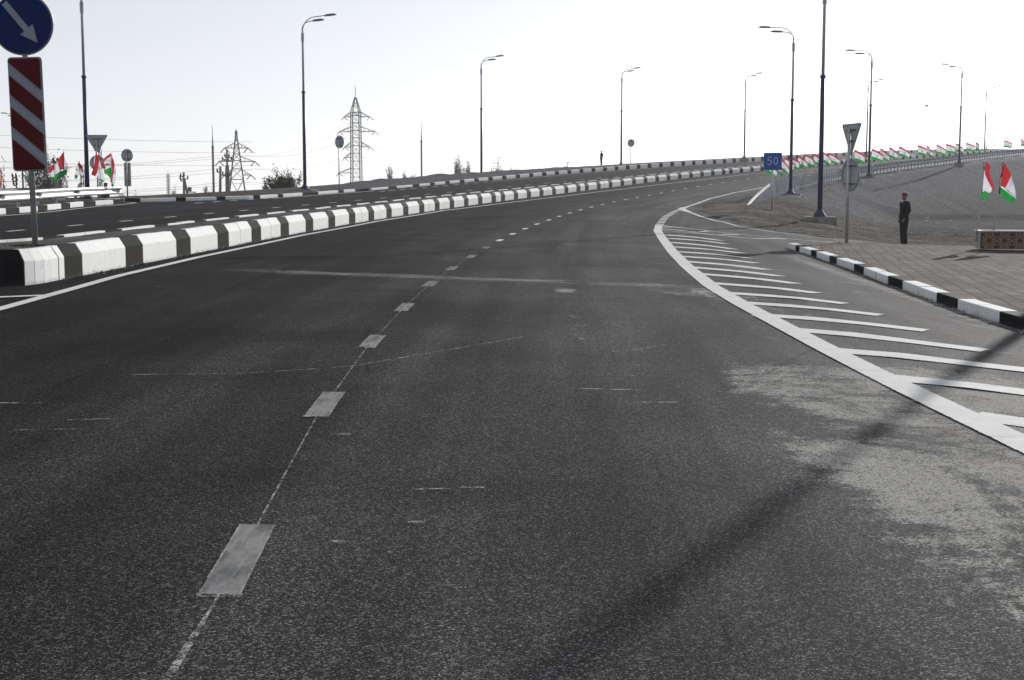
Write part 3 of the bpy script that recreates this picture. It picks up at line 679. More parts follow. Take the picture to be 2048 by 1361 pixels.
def plinth(parent, d):
    mb = MB(); mb.box((0, 0, -.25), (d[0], d[1], .5)); 
    for k in range(10):
        mb.box((random.uniform(-.5, .5) * d[0], random.choice((-.5, .5)) * d[1], random.uniform(-.4, -.1)), (random.uniform(.06, .2), .05, random.uniform(.04, .1)))
    mb.build('concrete_plinth', 'concrete', parent)
def road_dir(x, y):            # heading from this place across the road, towards it
    s, l = st(x, y); t = float(np.interp(s[0], SS, CT)); sg = -1 if l[0] > 0 else 1
    return math.atan2(-math.sin(t) * sg, math.cos(t) * sg)
LAMPS = [
    (12.25, 28.2, None, 'right', None),
    (13.05, 57.5, .78, 'right', 'tallest-looking blue and grey street lamp on a bare concrete block in the earth mound'),
    (17.55, 85.6, 1.86, 'right', 'twin-arm street lamp on a concrete block just right of the blue 50 sign'),
    (29.65, 113.0, 3.43, 'right', 'twin-arm street lamp beyond the guard rail, right of the triangle sign seen from behind'),
    (47.3, 144.0, 5.36, 'right', 'rightmost large twin-arm street lamp, standing at the rail above the grey gravel slope'),
    (-20.5, 65.6, 1.5, 'left', 'blue and grey street lamp just right of the striped panel, top out of view'),
    (-12.65, 83.0, 2.14, 'left', 'twin-arm street lamp on the far verge, left of the round sign and lattice pylon'),
    (-2.72, 121.0, 3.65, 'left', 'twin-arm street lamp on the far verge between the two poplar clumps'),
    (11.95, 149.0, 5.28, 'left', 'twin-arm street lamp on the far kerb, right of the distant standing person'),
    (29.0, 170.0, 6.65, 'left', 'small twin-arm street lamp on the far kerb, left of the blue 50 sign'),
    (48.4, 186.0, 7.3, 'left', 'distant twin-arm street lamp half hidden behind a nearer lamp and the triangle sign'),
    (74.9, 216.0, 8.9, 'left', 'most distant street lamp, at the far right above the flags on the rail'),
    (-56.5, 157.0, 1.0, 'away', 'street lamp on the far left mostly hidden behind the red striped panel, arms pointing left'),
]
lamp0 = make_lamp(); first = True
for x, y, z, side, lab in LAMPS:
    r = lamp0 if first else copy_tree(lamp0); first = False
    if z is None: z = zg(x, y) + .22
    a = road_dir(x, y)
    if side == 'away': a = R(185)
    r.location = (x, y, z); r.rotation_euler = (0, 0, a)
    tag(r, lab or 'blue and grey street lamp on the brick paving just outside the right edge', 'street lamp', 'street lamps along the ramp')
lamps = [o for o in COL.objects if o.name.startswith('street_lamp')]
for o in lamps:
    if abs(o.location.x - 12.25) > .1: plinth(o, (1.35, 1.2) if o.location.y < 100 else (.8, .8))

# ------------------------------------------------------------------ road signs
def rrect(w_, h_, r_, n=5):
    pts = []
    for cx_, cy_, a0 in ((w_ / 2 - r_, h_ / 2 - r_, 0), (-w_ / 2 + r_, h_ / 2 - r_, 90), (-w_ / 2 + r_, -h_ / 2 + r_, 180), (w_ / 2 - r_, -h_ / 2 + r_, 270)):
        for k in range(n + 1): q = R(a0 + 90 * k / n); pts.append((cx_ + r_ * math.cos(q), cy_ + r_ * math.sin(q)))
    return pts
def disc(r_, n=40): return [(r_ * math.cos(2 * math.pi * k / n), r_ * math.sin(2 * math.pi * k / n)) for k in range(n)]
def clip_poly(poly, f):
    """keep the part of poly where f(p) >= 0 (f linear)"""
    o = []
    for a, b in zip(poly, poly[1:] + poly[:1]):
        fa, fb = f(a), f(b)
        if fa >= 0: o.append(a)
        if fa * fb < 0: t = fa / (fa - fb); o.append((a[0] + (b[0] - a[0]) * t, a[1] + (b[1] - a[1]) * t))
    return o
AX, AY = (1, 0, 0), (0, 0, 1)          # sign faces look towards -Y (AX x AY = -Y)
def band_brackets(parent, zs, wd, y):
    for z in zs: mb = MB(); mb.box((0, y, z), (wd, .03, .035)); mb.box((0, y + .04, z), (.12, .10, .05)); mb.build('bracket', 'steel_dark', parent)

# keep-right sign over a striped panel, on the median nose
sx, sy = -6.98, 19.75; sz = zg(sx, sy) + KH - .03; sc_ = 1.0
ks = thing('road_sign', 'blue round keep-right arrow sign above a red and white striped panel on the median nose', 'road sign', (sx, sy, sz), 0, tilt=(0, R(-.9)))
mb = MB(); mb.tube([(0, .055, -.05), (0, .055, 3.55)], .042, 14); mb.build('pole', 'galv_dull', ks, True)
pz, ph, pw = 1.90, 1.62, .485
mb = MB(); mb.prism(rrect(pw, ph, .045), (0, 0, pz), AX, AY, -.018); pn = mb.build('striped_panel', 'sign_white', ks)
inner = rrect(pw - .035, ph - .035, .035); mb = MB()
slope = .88; per = .452; whf = .40
for c1, c0 in ((9, .541), (.36, .089), (-.092, -.363), (-.544, -9)):
    q = clip_poly(inner, lambda p: c1 - slope * (p[0]) - p[1]); q = clip_poly(q, lambda p: p[1] - c0 + slope * p[0]) if len(q) > 2 else q
    if len(q) > 2: mb.prism(q, (0, -.0205, pz), AX, AY, .002)
mb.build('red_stripes', 'sign_red', pn)
mb = MB(); mb.prism(rrect(pw + .012, ph + .012, .05), (0, .012, pz), AX, AY, -.01); mb.build('rim', 'rim', pn)
cz, cr = 3.18, .445
mb = MB(); mb.prism(disc(cr), (0, 0, cz), AX, AY, -.018); rp = mb.build('round_panel', 'rim', ks)
mb = MB(); mb.prism(disc(cr - .022), (0, -.0185, cz), AX, AY, .002); mb.build('blue_face', 'sign_blue', rp)
d = Vector((.62, -.785)).normalized(); nrm = Vector((-d.y, d.x)); mb = MB()
def ap(t, s_): return (d.x * t + nrm.x * s_, d.y * t + nrm.y * s_)
mb.prism([ap(-.385, -.043), ap(.10, -.043), ap(.10, -.118), ap(.345, 0), ap(.10, .118), ap(.10, .043), ap(-.385, .043)][::1], (0, -.0235, cz), AX, AY, .002)
mb.build('arrow', 'sign_white', rp)
band_brackets(ks, (1.3, 2.5, 3.0, 3.4), .3, .025)
# soil clods round its foot
mb = MB()
for k in range(60):
    a = random.uniform(0, 6.28); q = random.uniform(.05, .45); s_ = random.uniform(.008, .028)
    mb.box((sx + q * math.cos(a), sy + q * math.sin(a) * .8, sz + s_ * .3), (s_ * 2, s_ * 1.6, s_), a)
tag(mb.build('soil_clods', 'soil'), 'loose dark soil crumbs round the foot of the keep-right sign', 'soil', None, 'stuff')

def tri_poly(h, r_=.06):
    s_ = h / .866; pts = [(-s_ / 2, h / 2), (s_ / 2, h / 2), (0, -h / 2)]; o = []
    for i in range(3):
        p = Vector(pts[i]); a = Vector(pts[i - 1]); b = Vector(pts[(i + 1) % 3]); u = (a - p).normalized() * r_; v = (b - p).normalized() * r_
        for k in range(5): t = k / 4; o.append(tuple((p + u) * (1 - t) ** 2 + p * 2 * t * (1 - t) + (p + v) * t ** 2))
    return o
def back_sign(loc, rz, label, parts, pole_h, pr=.035, group=None):
    """sign seen from behind: plates on +Y side of the pole, brackets and pole nearer the viewer"""
    r = thing('road_sign', label, 'road sign', loc, rz, group)
    mb = MB(); mb.tube([(0, 0, -.3), (0, 0, pole_h)], pr, 12); mb.build('pole', 'galv', r, True)
    for kind, z, sz_ in parts:
        poly = {'tri': lambda: tri_poly(sz_), 'disc': lambda: disc(sz_ / 2), 'panel': lambda: rrect(sz_[0], sz_[1], .03)}[kind]()
        hh = sz_ if not isinstance(sz_, tuple) else sz_[1]
        mb = MB(); mb.prism(poly, (0, .075, z), AX, AY, -.02)
        n_ = len(poly); lip = []
        p = mb.build({'tri': 'triangle_plate', 'disc': 'round_plate', 'panel': 'rectangular_plate'}[kind], 'sign_back', r)
        mb = MB(); pts = [(x * .985, .06, z + y * .985) for x, y in poly]; mb.tube(pts + pts[:1], .012, 5, cap=False); mb.build('rim', 'rim', p)
        for q in ((.30, -.05) if kind == 'tri' else (.27, -.27)):
            mb = MB()
            wq = hh * (.62 if kind != 'tri' else (.62 if q > 0 else .30)) if kind != 'panel' else sz_[0] * .8
            mb.box((0, .055, z + q * hh), (wq, .025, .035)); mb.box((0, .03, z + q * hh), (.11, .10, .045)); mb.build('bracket', 'steel_dark', p)
    return r
X0, Y0 = 9.83, 39.75
back_sign((X0, Y0, zg(X0, Y0) + .13), R(-74), 'triangle and round sign seen edge-on from behind, at the tip of the brick paving', [('tri', 3.0, .92), ('disc', 1.98, .96)], 3.33, .045)
back_sign((-18.9, 62.0, 1.45), R(4), 'inverted triangle over round plate, seen from behind, among the left flags', [('tri', 2.55, .86), ('disc', 1.72, .68)], 2.85)
back_sign((-18.35, 64.8, 1.48), R(-14), 'round plate over a narrow rectangular plate, seen from behind, by the left rail end', [('disc', 2.12, .60), ('panel', 1.22, (.33, 1.12))], 2.35)
back_sign((-11.0, 86.5, 2.2), R(-42), 'round sign seen from behind on a thin post, just left of the tall lattice pylon', [('disc', 2.95, .82)], 3.1)
back_sign((13.2, 151.5, 5.4), R(-32), 'small distant round sign seen from behind, just right of a lamp on the far kerb', [('disc', 2.38, .86)], 2.6)
# blue 50 sign
fx, fy = 12.05, 62.9
s5 = thing('road_sign', 'small square blue sign reading 50 on a thin grey post by the guard rail end', 'road sign', (fx, fy, float(zd(fx, fy)[0]) - .12), R(-9))
mb = MB(); mb.tube([(0, .04, -.3), (0, .04, 2.5)], .035, 12); mb.build('pole', 'galv', s5, True)
mb = MB(); mb.prism(rrect(.83, .80, .05), (0, 0, 2.36), AX, AY, -.018); pl = mb.build('plate', 'rim', s5)
mb = MB(); mb.prism(rrect(.79, .76, .04), (0, -.0185, 2.36), AX, AY, .002); mb.build('blue_face', 'sign_blue2', pl)
mb = MB()
five = [(.10, .17), (-.055, .17), (-.07, .02), (-.02, .04), (.04, .035), (.085, .0), (.10, -.05), (.085, -.115), (.04, -.155), (-.02, -.165), (-.08, -.14)]
zero = [(.085 * math.cos(R(q)), .165 * math.sin(R(q))) for q in range(0, 361, 24)]
mb.tube([(x - .155, -.026, 2.38 + z) for x, z in five], .015, 5); mb.tube([(x + .135, -.026, 2.38 + z) for x, z in zero], .015, 5)
mb.build('numerals', 'shirt', pl)

# ------------------------------------------------------------------ guard rails
def wbeam(pts_fn, S_, z0, facing, hgt=.31):
    """W profile along stations; facing +1: ridges towards larger lateral"""
    prof = [(-.5, .0), (-.40, .075), (-.22, .08), (-.08, .0), (.08, .0), (.22, .08), (.40, .075), (.5, .0)]
    mb = MB(); n = len(prof)
    for s in S_:
        l, dz = pts_fn(s); b = P(s, l, dz); t = float(np.interp(s, SS, CT)); nr = Vector((math.cos(t), -math.sin(t), 0)) * facing
        for q, dpt in prof: mb.v.append(tuple(b + nr * dpt + Vector((0, 0, z0 + q * hgt))))
        for q, dpt in prof: mb.v.append(tuple(b + nr * (dpt - .006) + Vector((0, 0, z0 + q * hgt))))
    for i in range(len(S_) - 1):
        a = i * 2 * n; c = a + 2 * n
        for j in range(n - 1):
            mb.f.append([a + j, a + j + 1, c + j + 1, c + j]); mb.mi.append(0)
            mb.f.append([a + n + j, c + n + j, c + n + j + 1, a + n + j + 1]); mb.mi.append(0)
        for j in (0, n - 1): mb.f.append([a + j, c + j, c + n + j, a + n + j]); mb.mi.append(0)
    return mb
def post_mesh(mb, s, l, h, dz=0.0, wd=.11, dp=.14, base=.5):
    b = P(s, l, dz); t = -float(np.interp(s, SS, CT))
    mb.box((b.x, b.y, b.z + h / 2 - base / 2), (.022, wd, h + base), t)
    for k in (-1, 1):
        mb.box((b.x - k * math.sin(t) * wd / 2, b.y + k * math.cos(t) * wd / 2, b.z + h / 2 - base / 2), (dp * .7, .02, h + base), t)
# right: long rail over the embankment
gr = thing('guard_rail', 'long galvanised guard rail lined with flags along the top of the gravel embankment', 'guard rail', tuple(P(66, RL(66))))
inv = gr.location.copy()
def attach(o, root): o.parent = root; o.matrix_parent_inverse = Matrix.Translation(root.location).inverted(); return o
Sr = np.concatenate([np.arange(66, 110, 1.2), np.arange(110, 235, 2.0)])
for z0, nm in ((.80, 'beam'), (.46, 'lower_beam')):
    attach(wbeam(lambda s: (RL(s) - .14, 0), Sr, z0, -1, .30 if nm == 'beam' else .16).build(nm, 'galv_dull', None, False), gr)
ps = list(np.arange(66.3, 110, 1.0)) + list(np.arange(110, 195, 1.62))
for s in ps[:99]:
    mb = MB(); post_mesh(mb, s, RL(s), .96)
    b = P(s, RL(s) - .07); mb.box((b.x, b.y, b.z + .62), (.10, .05, .05), -float(np.interp(s, SS, CT)))
    attach(mb.build('post', 'galv', None), gr)
# turned-down end of the right rail
te = thing('guard_rail_end', 'white sunlit turned-down end section of the right guard rail, sloping into the earth', 'guard rail end', tuple(P(58, RL(58))))
fdn = lambda s: (RL(s) - .14 - (66 - s) * .01, -(1 - (s - 51.2) / 14.8) * .86 - .02)
attach(wbeam(fdn, np.arange(51.2, 66.01, .8), .86, -1, .15).build('beam', 'pan_cap'), te)
for s in np.arange(52.4, 66, 1.5):
    mb = MB(); hh = max(.12, .93 + fdn(s)[1]); post_mesh(mb, s, RL(s), hh); attach(mb.build('post', 'galv'), te)
# left rail on the island and a second one behind
lr = thing('guard_rail', 'sunlit white W-beam guard rail on the kerbed island at far left', 'guard rail', tuple(P(30, LI(30) - .55, .17)))
LR = lambda s: LI(s) - .45
Sl = np.arange(10, 39.3, .8)
attach(wbeam(lambda s: (LR(s), -.02), Sl, .60, 1, .36).build('beam', 'zinc', None, True), lr)
for s in np.arange(11.2, 39.0, 2.35):
    mb = MB(); post_mesh(mb, s, LR(s) - .16, .74, -.10, .12, .12); pst = attach(mb.build('post', 'galv_dull'), lr)
for s in (25.8, 29.6, 34.4, 38.4):
    mb = MB(); b = P(s, LR(s) + .085, .58); t = -float(np.interp(s, SS, CT))
    mb.box(tuple(b), (.035, .30, .15), t); 
    for q in (-.1, 0, .1): mb.tube([tuple(b + Vector((.0, q, .04))), tuple(b + Vector((.06, q, .04)))], .025, 6)
    attach(mb.build('splice_bolts', 'steel_dark'), lr)
l2 = thing('guard_rail', 'second dull guard rail running behind the white one at far left', 'guard rail', tuple(P(30, LI(30) - 3.2, .17)))
attach(wbeam(lambda s: (LI(s) - 3.2, -.06), Sl, .60, -1, .34).build('beam', 'galv_dull'), l2)
for s in np.arange(10.6, 38.5, 1.2):
    mb = MB(); post_mesh(mb, s, LI(s) - 3.35, .75, -.06, .09, .10); attach(mb.build('post', 'galv'), l2)

# ------------------------------------------------------------------ flags
FM = ['red', 'wht', 'grn', 'sleeve_r', 'sleeve_g', 'gold']
def emblem(mb, o, ax, ay, sc_=1.0, ny=(0, -1, 0)):
    """gold crown under an arc of seven stars, as small raised pieces"""
    o = Vector(o); ax = Vector(ax); ay = Vector(ay)
    for k in range(7):
        a = R(20 + k * 140 / 6); c = o + ax * (.17 * sc_ * math.cos(a)) + ay * (.13 * sc_ * math.sin(a) + .01); pts = []
        for q in range(10):
            rr = (.026 if q % 2 == 0 else .012) * sc_; b = R(90 + 36 * q); pts.append((rr * math.cos(b), rr * math.sin(b)))
        mb.prism(pts, tuple(c), ax, ay, .003, 5)
    cr_ = [(-.10, -.10), (.10, -.10), (.12, .0), (.06, -.05), (.03, .02), (0, -.04), (-.03, .02), (-.06, -.05), (-.12, .0)]
    mb.prism([(x * sc_, y * sc_) for x, y in cr_], tuple(o), ax, ay, .003, 5)
def rail_flag(loc, label, rz, seed, hoist=.82, fly=1.05, droop=.55, narrow=1.0, ph=2.4):
    rd = random.Random(seed); r = thing('flag', label, 'flag', loc, rz, 'red white and green flags along the guard rail')
    mb = MB(); mb.tube([(0, 0, 0), (0, 0, ph)], .014, 6); mb.build('flagpole', 'wood', r)
    mb = MB(); nu, nv = 12, 14; ph1 = rd.uniform(0, 6); ph2 = rd.uniform(0, 6); fold = rd.uniform(.05, .11)
    for i in range(nu + 1):
        u = i / nu
        for j in range(nv + 1):
            v = j / nv; x = fly * narrow * (u * .97) * (1 - .10 * v * u); z = ph - .02 - v * hoist * (1 - .16 * u) - droop * (u ** 1.35) * (1 - .35 * v)
            y = fold * math.sin(u * 5.5 + ph1 + v * 1.6) * u + .05 * math.sin(u * 11 + ph2 - 2 * v) * u + (1 - narrow) * u * fly * .8
            mb.v.append((x, y, z))
    for i in range(nu):
        for j in range(nv):
            a = i * (nv + 1) + j; mb.f.append([a, a + 1, a + nv + 2, a + nv + 1]); mb.mi.append(0 if j < 3 else (1 if j < 10 else 2))
    c = mb.build('cloth', FM[:3], r, True)
    mb = MB(); k = 6 * (nv + 1) + 7; o = Vector(c.data.vertices[k].co); ax = (Vector(c.data.vertices[k + nv + 1].co) - Vector(c.data.vertices[k - nv - 1].co)).normalized(); ay = (Vector(c.data.vertices[k - 1].co) - Vector(c.data.vertices[k + 1].co)).normalized()
    emblem(mb, tuple(o - Vector((0, .012, 0))), ax, ay, .75); mb.build('emblem', FM, c)
    return r
ordn = ['first', 'second', 'third', 'fourth', 'fifth', 'sixth', 'seventh', 'eighth', 'ninth', 'tenth', 'eleventh', 'twelfth', 'thirteenth', 'fourteenth', 'fifteenth', 'sixteenth', 'seventeenth', 'eighteenth', 'nineteenth', 'twentieth', 'twenty-first', 'twenty-second', 'twenty-third', 'twenty-fourth', 'twenty-fifth', 'twenty-sixth', 'twenty-seventh', 'twenty-eighth', 'twenty-ninth']
#           station, look, rz, narrow
RFL = [(63.4, 'w'), (68.5, 'w'), (71.4, 'w'), (73.6, 'w'), (76.6, 'w'), (80.0, 'w'), (83.2, 'w'), (86.8, 'w'), (91.0, 'w'), (93.3, 'w'), (96.4, 'n'), (99.9, 'n'), (103.3, 'w'), (106.6, 'n'), (110.1, 'w'), (114.1, 'w'), (118.3, 'w'), (122.8, 'w'), (127.2, 'n'), (131.6, 'w'), (136.0, 'w'), (140.9, 'w'), (146.1, 'w'), (151.7, 'w'), (157.7, 'w'), (163.5, 'w'), (169.8, 'n'), (181.6, 'w'), (194.0, 'w')]
for i, (s, k) in enumerate(RFL):
    b = P(s, RL(s) - .22); rd = random.Random(i * 5 + 3)
    look = 'flag turned nearly edge-on' if k == 'n' else 'flag streaming to the right'
    lab = '%s, %s along the right rail from the blue 50 sign' % (look, ordn[i])
    rail_flag(tuple(b), lab, R(rd.uniform(-30, 24)), i * 11 + 5, hoist=(.76 if s < 98 else .98) + rd.uniform(-.05, .05), fly=(.74 if s < 98 else 1.12) + rd.uniform(-.10, .14), droop=.62 + rd.uniform(-.25, .22), narrow=.30 if k == 'n' else rd.uniform(.78, 1.0), ph=2.36 + rd.uniform(-.05, .08))

def cut_flag(label, group, anchor, px_per_m, o_px, polys, pole, yaw=0.0, depth=.05, emb=None, pr=.016, extra=None):
    """flag whose drape is given by a few cloth pieces in metres relative to the pole foot; each piece is a curved, subdivided sheet"""
    r = thing('flag', label, 'flag', anchor, yaw, group)
    m = lambda p: ((p[0] - o_px[0]) / px_per_m, -(p[1] - o_px[1]) / px_per_m)
    (a, b_) = (m(pole[0]), m(pole[1]))
    mb = MB(); mb.tube([(a[0], 0, a[1]), (b_[0], 0, b_[1])], pr, 8); mb.build('flagpole', 'wood', r, True)
    bm = bmesh.new()
    for mi, lay, pts in polys:
        q = [m(p) for p in pts]; vs = [bm.verts.new((x, 0, z)) for x, z in q]; f = bm.faces.new(vs); f.material_index = mi
        res = bmesh.ops.triangulate(bm, faces=[f]); fs = res['faces']
        for _ in range(3):
            es = list({e for ff in fs for e in ff.edges if e.calc_length() > .07})
            if not es: break
            rs = bmesh.ops.subdivide_edges(bm, edges=es, cuts=1, use_grid_fill=False); keep = {ff for ff in fs if ff.is_valid}
            keep |= {g for g in rs['geom'] if isinstance(g, bmesh.types.BMFace)}
            vset = {v for ff in keep for v in ff.verts}; fs = list({ff for v in vset for ff in v.link_faces})
            fs = list({ff for ff in fs if ff.material_index == mi and all(vv in vset for vv in ff.verts)})
            bmesh.ops.triangulate(bm, faces=[ff for ff in fs if len(ff.verts) > 4]); fs = list({ff for v in vset if v.is_valid for ff in v.link_faces})
        for v in {v for ff in fs for v in ff.verts}:
            x, z = v.co.x, v.co.z; v.co.y = -lay * .02 + depth * (math.sin(x * 9 + z * 4 + mi) + .5 * math.sin(x * 21 - z * 6)) * .5
    for ff in bm.faces: ff.smooth = True
    me = bpy.data.meshes.new('cloth'); bm.to_mesh(me); bm.free()
    for k in FM: me.materials.append(M[k])
    c = bpy.data.objects.new('cloth', me); COL.objects.link(c); c.parent = r
    if emb:
        mb = MB(); e = m(emb[0]); emblem(mb, (e[0], -.06 - depth * .4, e[1]), (math.cos(R(emb[2])), 0, math.sin(R(emb[2]))), (-math.sin(R(emb[2])), 0, math.cos(R(emb[2]))), emb[1]); mb.build('emblem', FM, c)
    return r
# two big flags in the planter
PLX, PLY = 13.45, 39.3; PZ = zg(14.0, 39.6) + .128
k = 68.0 * 5.917
gB = 'large flags standing in the patterned planter'
cut_flag('large red white green flag in the planter, the left one, hanging narrow', gB, (PLX + .18, PLY + .45, PZ + .25), k, (418, 1050), [
    (3, 2, [(470, 120), (498, 114), (492, 203), (468, 198)]), (0, 1, [(495, 122), (520, 128), (546, 168), (546, 260), (592, 385), (604, 400), (600, 418), (614, 440), (606, 460), (590, 438), (576, 420), (490, 255)]),
    (1, 0, [(470, 205), (492, 235), (490, 260), (580, 430), (575, 465), (545, 480), (508, 455), (460, 475), (456, 360)]), (2, 1, [(460, 475), (508, 458), (536, 478), (534, 545), (474, 572), (466, 500)]), (4, 2, [(450, 420), (462, 430), (462, 488), (452, 486)])],
    ((418, 1050), (486, 114)), 0, .06, None, .030)
cut_flag('large red white green flag in the planter, the right one, billowing wide', gB, (PLX + .18 + (600 - 418) / k, PLY + .42, PZ + .25), k, (600, 1050), [
    (3, 2, [(686, 122), (705, 114), (694, 203), (682, 205)]), (0, 1, [(703, 118), (795, 265), (735, 420), (655, 375), (690, 206)]),
    (1, 0, [(795, 265), (830, 350), (852, 430), (866, 545), (800, 490), (735, 430), (735, 420)]), (1, 1, [(672, 392), (740, 424), (808, 480), (866, 548), (868, 556), (780, 490), (676, 414)]), (2, 1, [(676, 412), (780, 488), (868, 555), (810, 606), (740, 560), (682, 515)]), (4, 2, [(658, 396), (676, 398), (672, 490), (652, 488)])],
    ((600, 1050), (703, 112)), 0, .06, None, .030)
cut_flag('large red white green flag in the planter, just outside the right edge of view', gB, (PLX + 2.4, PLY + .42, PZ + .25), k, (600, 1050), [
    (0, 1, [(703, 118), (795, 265), (735, 420), (655, 375), (690, 206)]), (1, 0, [(795, 265), (866, 545), (735, 420)]), (2, 1, [(676, 412), (868, 555), (810, 606), (682, 515)])], ((600, 1050), (703, 112)), 0, .06, None, .030)
# patterned planter
pt = thing('planter', 'low planter box with dark red and gold star-pattern front, pale left end, holding flags', 'planter', (PLX + .16, PLY, PZ), R(-12))
PL_, PD, PH = 5.2, 1.0, .56
mb = MB(); mb.box((PL_ / 2, PD / 2, PH / 2 + .02), (PL_, PD, PH - .04)); bd = mb.build('box', 'pan', pt)
mb = MB(); mb.box((-.011, PD / 2, PH / 2 + .02), (.02, PD + .02, PH - .05)); mb.build('end_panel', 'pan_end', pt)
mb = MB()
mb.box((PL_ / 2, -.012, PH + .012), (PL_ + .06, .12, .03)); mb.box((PL_ / 2, PD, PH + .012), (PL_ + .06, .12, .03)); mb.box((-.0, PD / 2, PH + .010), (.12, PD - .1, .03))
mb.build('cap', 'pan_cap', pt)
mb = MB()
for z in (.055, PH - .035): mb.box((PL_ / 2 + .0, -.012, z), (PL_, .024, .022))
mb.build('gold_trim', 'goldtrim', pt)
mb = MB(); mb.box((PL_ / 2, PD / 2, PH - .03), (PL_ - .1, PD - .1, .05)); mb.build('soil', 'soil', pt)
mb = MB(); un = .425; zc_ = PH / 2 + .01; hh_ = PH / 2 - .065
def seg(a, b_, wd=.015):
    a = Vector(a); b_ = Vector(b_); d = b_ - a
    if d.length < .01: return
    n_ = Vector((-d.y, d.x)).normalized() * wd / 2
    mb.add([(a.x + n_.x, -.004, zc_ + a.y + n_.y), (b_.x + n_.x, -.004, zc_ + b_.y + n_.y), (b_.x - n_.x, -.004, zc_ + b_.y - n_.y), (a.x - n_.x, -.004, zc_ + a.y - n_.y)], [(0, 1, 2, 3)])
cl = lambda p: (p[0], max(-hh_, min(hh_, p[1])))
med_mb = MB()
for c in range(12):
    cx_ = un * (c + .55)
    med_mb.prism([(.062 * math.cos(2 * math.pi * q / 16) , .062 * math.sin(2 * math.pi * q / 16)) for q in range(16)], (cx_, -.006, zc_), AX, AY, .003)
    pr_ = []
    for q in range(12):
        a = 2 * math.pi * q / 12
        i_ = (cx_ + .085 * math.cos(a), .085 * math.sin(a)); o1 = (cx_ + .135 * math.cos(a + R(15)), .135 * math.sin(a + R(15))); o0 = (cx_ + .135 * math.cos(a - R(15)), .135 * math.sin(a - R(15)))
        seg(i_, o1); seg(i_, o0); far_ = (cx_ + .215 * math.cos(a), .26 * math.sin(a)); seg(o1, cl(far_)); seg(o0, cl(far_))
    for q in range(16):
        a = 2 * math.pi * q / 16; b2 = 2 * math.pi * (q + 1) / 16
        seg((cx_ + .066 * math.cos(a), .066 * math.sin(a)), (cx_ + .066 * math.cos(b2), .066 * math.sin(b2)), .006)
    for sx_, sy_ in ((un / 2, .11), (un / 2, -.11), (.1, .185), (-.1, .185), (.1, -.185), (-.1, -.185), (un / 2, 0)):
        for q in range(6):
            a = 2 * math.pi * q / 6; b2 = 2 * math.pi * (q + 1) / 6; rr = .042
            seg(cl((cx_ + sx_ + rr * math.cos(a), sy_ + rr * math.sin(a))), cl((cx_ + sx_ + rr * math.cos(b2), sy_ + rr * math.sin(b2))), .007)
mb.build('lattice_pattern', 'lattice', pt)

# left flags behind the guard rail
gL = 'flags behind the left guard rail'
def lf(label, Yd, o_px, polys, pole, sc_=9.72, ox=60, oy=280, emb=None):
    """o_px = pole foot in the survey sketch; scale follows the flag's distance"""
    fxp = ox + o_px[0] / sc_; fyp = oy + o_px[1] / sc_
    X = (fxp - 1024) / FPX * Yd; Z = H - (fyp - 400) / FPX * Yd
    return cut_flag(label, gL, (X, Yd, Z), FPX / Yd * sc_, o_px, polys, pole, 0, .06, emb, .014)
lf('red white green flag with flaring bright green hem, tallest left of the blue lamp', 60.5, (712, 1000), [
    (0, 1, [(735, 238), (738, 325), (715, 350), (722, 470), (738, 580), (645, 600), (615, 420), (690, 300)]), (1, 0, [(738, 325), (762, 430), (786, 560), (738, 580), (722, 470), (715, 350)]), (1, 0, [(612, 420), (645, 600), (690, 592), (545, 690), (528, 640), (565, 560), (598, 440)]), (2, 1, [(540, 690), (640, 640), (700, 610), (780, 568), (790, 660), (690, 735), (600, 785), (560, 765)])], ((712, 1000), (737, 222)))
lf('small red white green flag hanging left, half behind the tallest left flag', 62.0, (545, 1000), [
    (0, 1, [(545, 480), (548, 560), (465, 662), (415, 632), (480, 520)]), (1, 0, [(548, 485), (580, 470), (598, 440), (565, 560), (528, 640), (545, 720), (470, 735), (462, 662), (540, 575)]), (2, 1, [(468, 732), (550, 722), (545, 760), (490, 792)])], ((545, 1000), (545, 480)))
lf('small red white green flag alone, just left of the blue lamp post', 61.5, (1050, 990), [
    (0, 1, [(1030, 428), (1060, 490), (1100, 525), (1092, 602), (990, 505)]), (1, 0, [(990, 505), (1092, 602), (1090, 655), (1000, 712), (938, 680), (960, 570)]), (2, 1, [(938, 680), (1002, 710), (965, 772), (922, 742)])], ((1050, 990), (1028, 425)), emb=((990, 580), .55, -50))
lf('red white green flag with a long white fold, in front of the triangle sign', 60.5, (1466, 985), [
    (1, 0, [(1345, 320), (1335, 400), (1300, 532), (1315, 400)]), (0, 1, [(1360, 240), (1400, 330), (1420, 400), (1390, 560), (1330, 722), (1258, 680), (1312, 520), (1340, 360)]), (1, 0, [(1420, 400), (1470, 600), (1518, 800), (1400, 762), (1340, 705), (1390, 560)]), (2, 1, [(1400, 762), (1518, 802), (1462, 838)])], ((1466, 985), (1362, 240)), emb=((1440, 560), .5, -70))
lf('red white green flag showing its gold emblem, blown left beside the narrow one', 61.5, (1636, 985), [
    (0, 1, [(1650, 268), (1645, 335), (1560, 382), (1502, 450), (1532, 562), (1495, 592), (1465, 470), (1520, 362)]), (1, 0, [(1646, 336), (1642, 540), (1532, 566), (1502, 452), (1560, 382)]), (2, 1, [(1495, 594), (1642, 542), (1640, 800), (1590, 720), (1542, 668), (1505, 682)])], ((1636, 985), (1650, 266)), emb=((1570, 470), 1.0, 8))
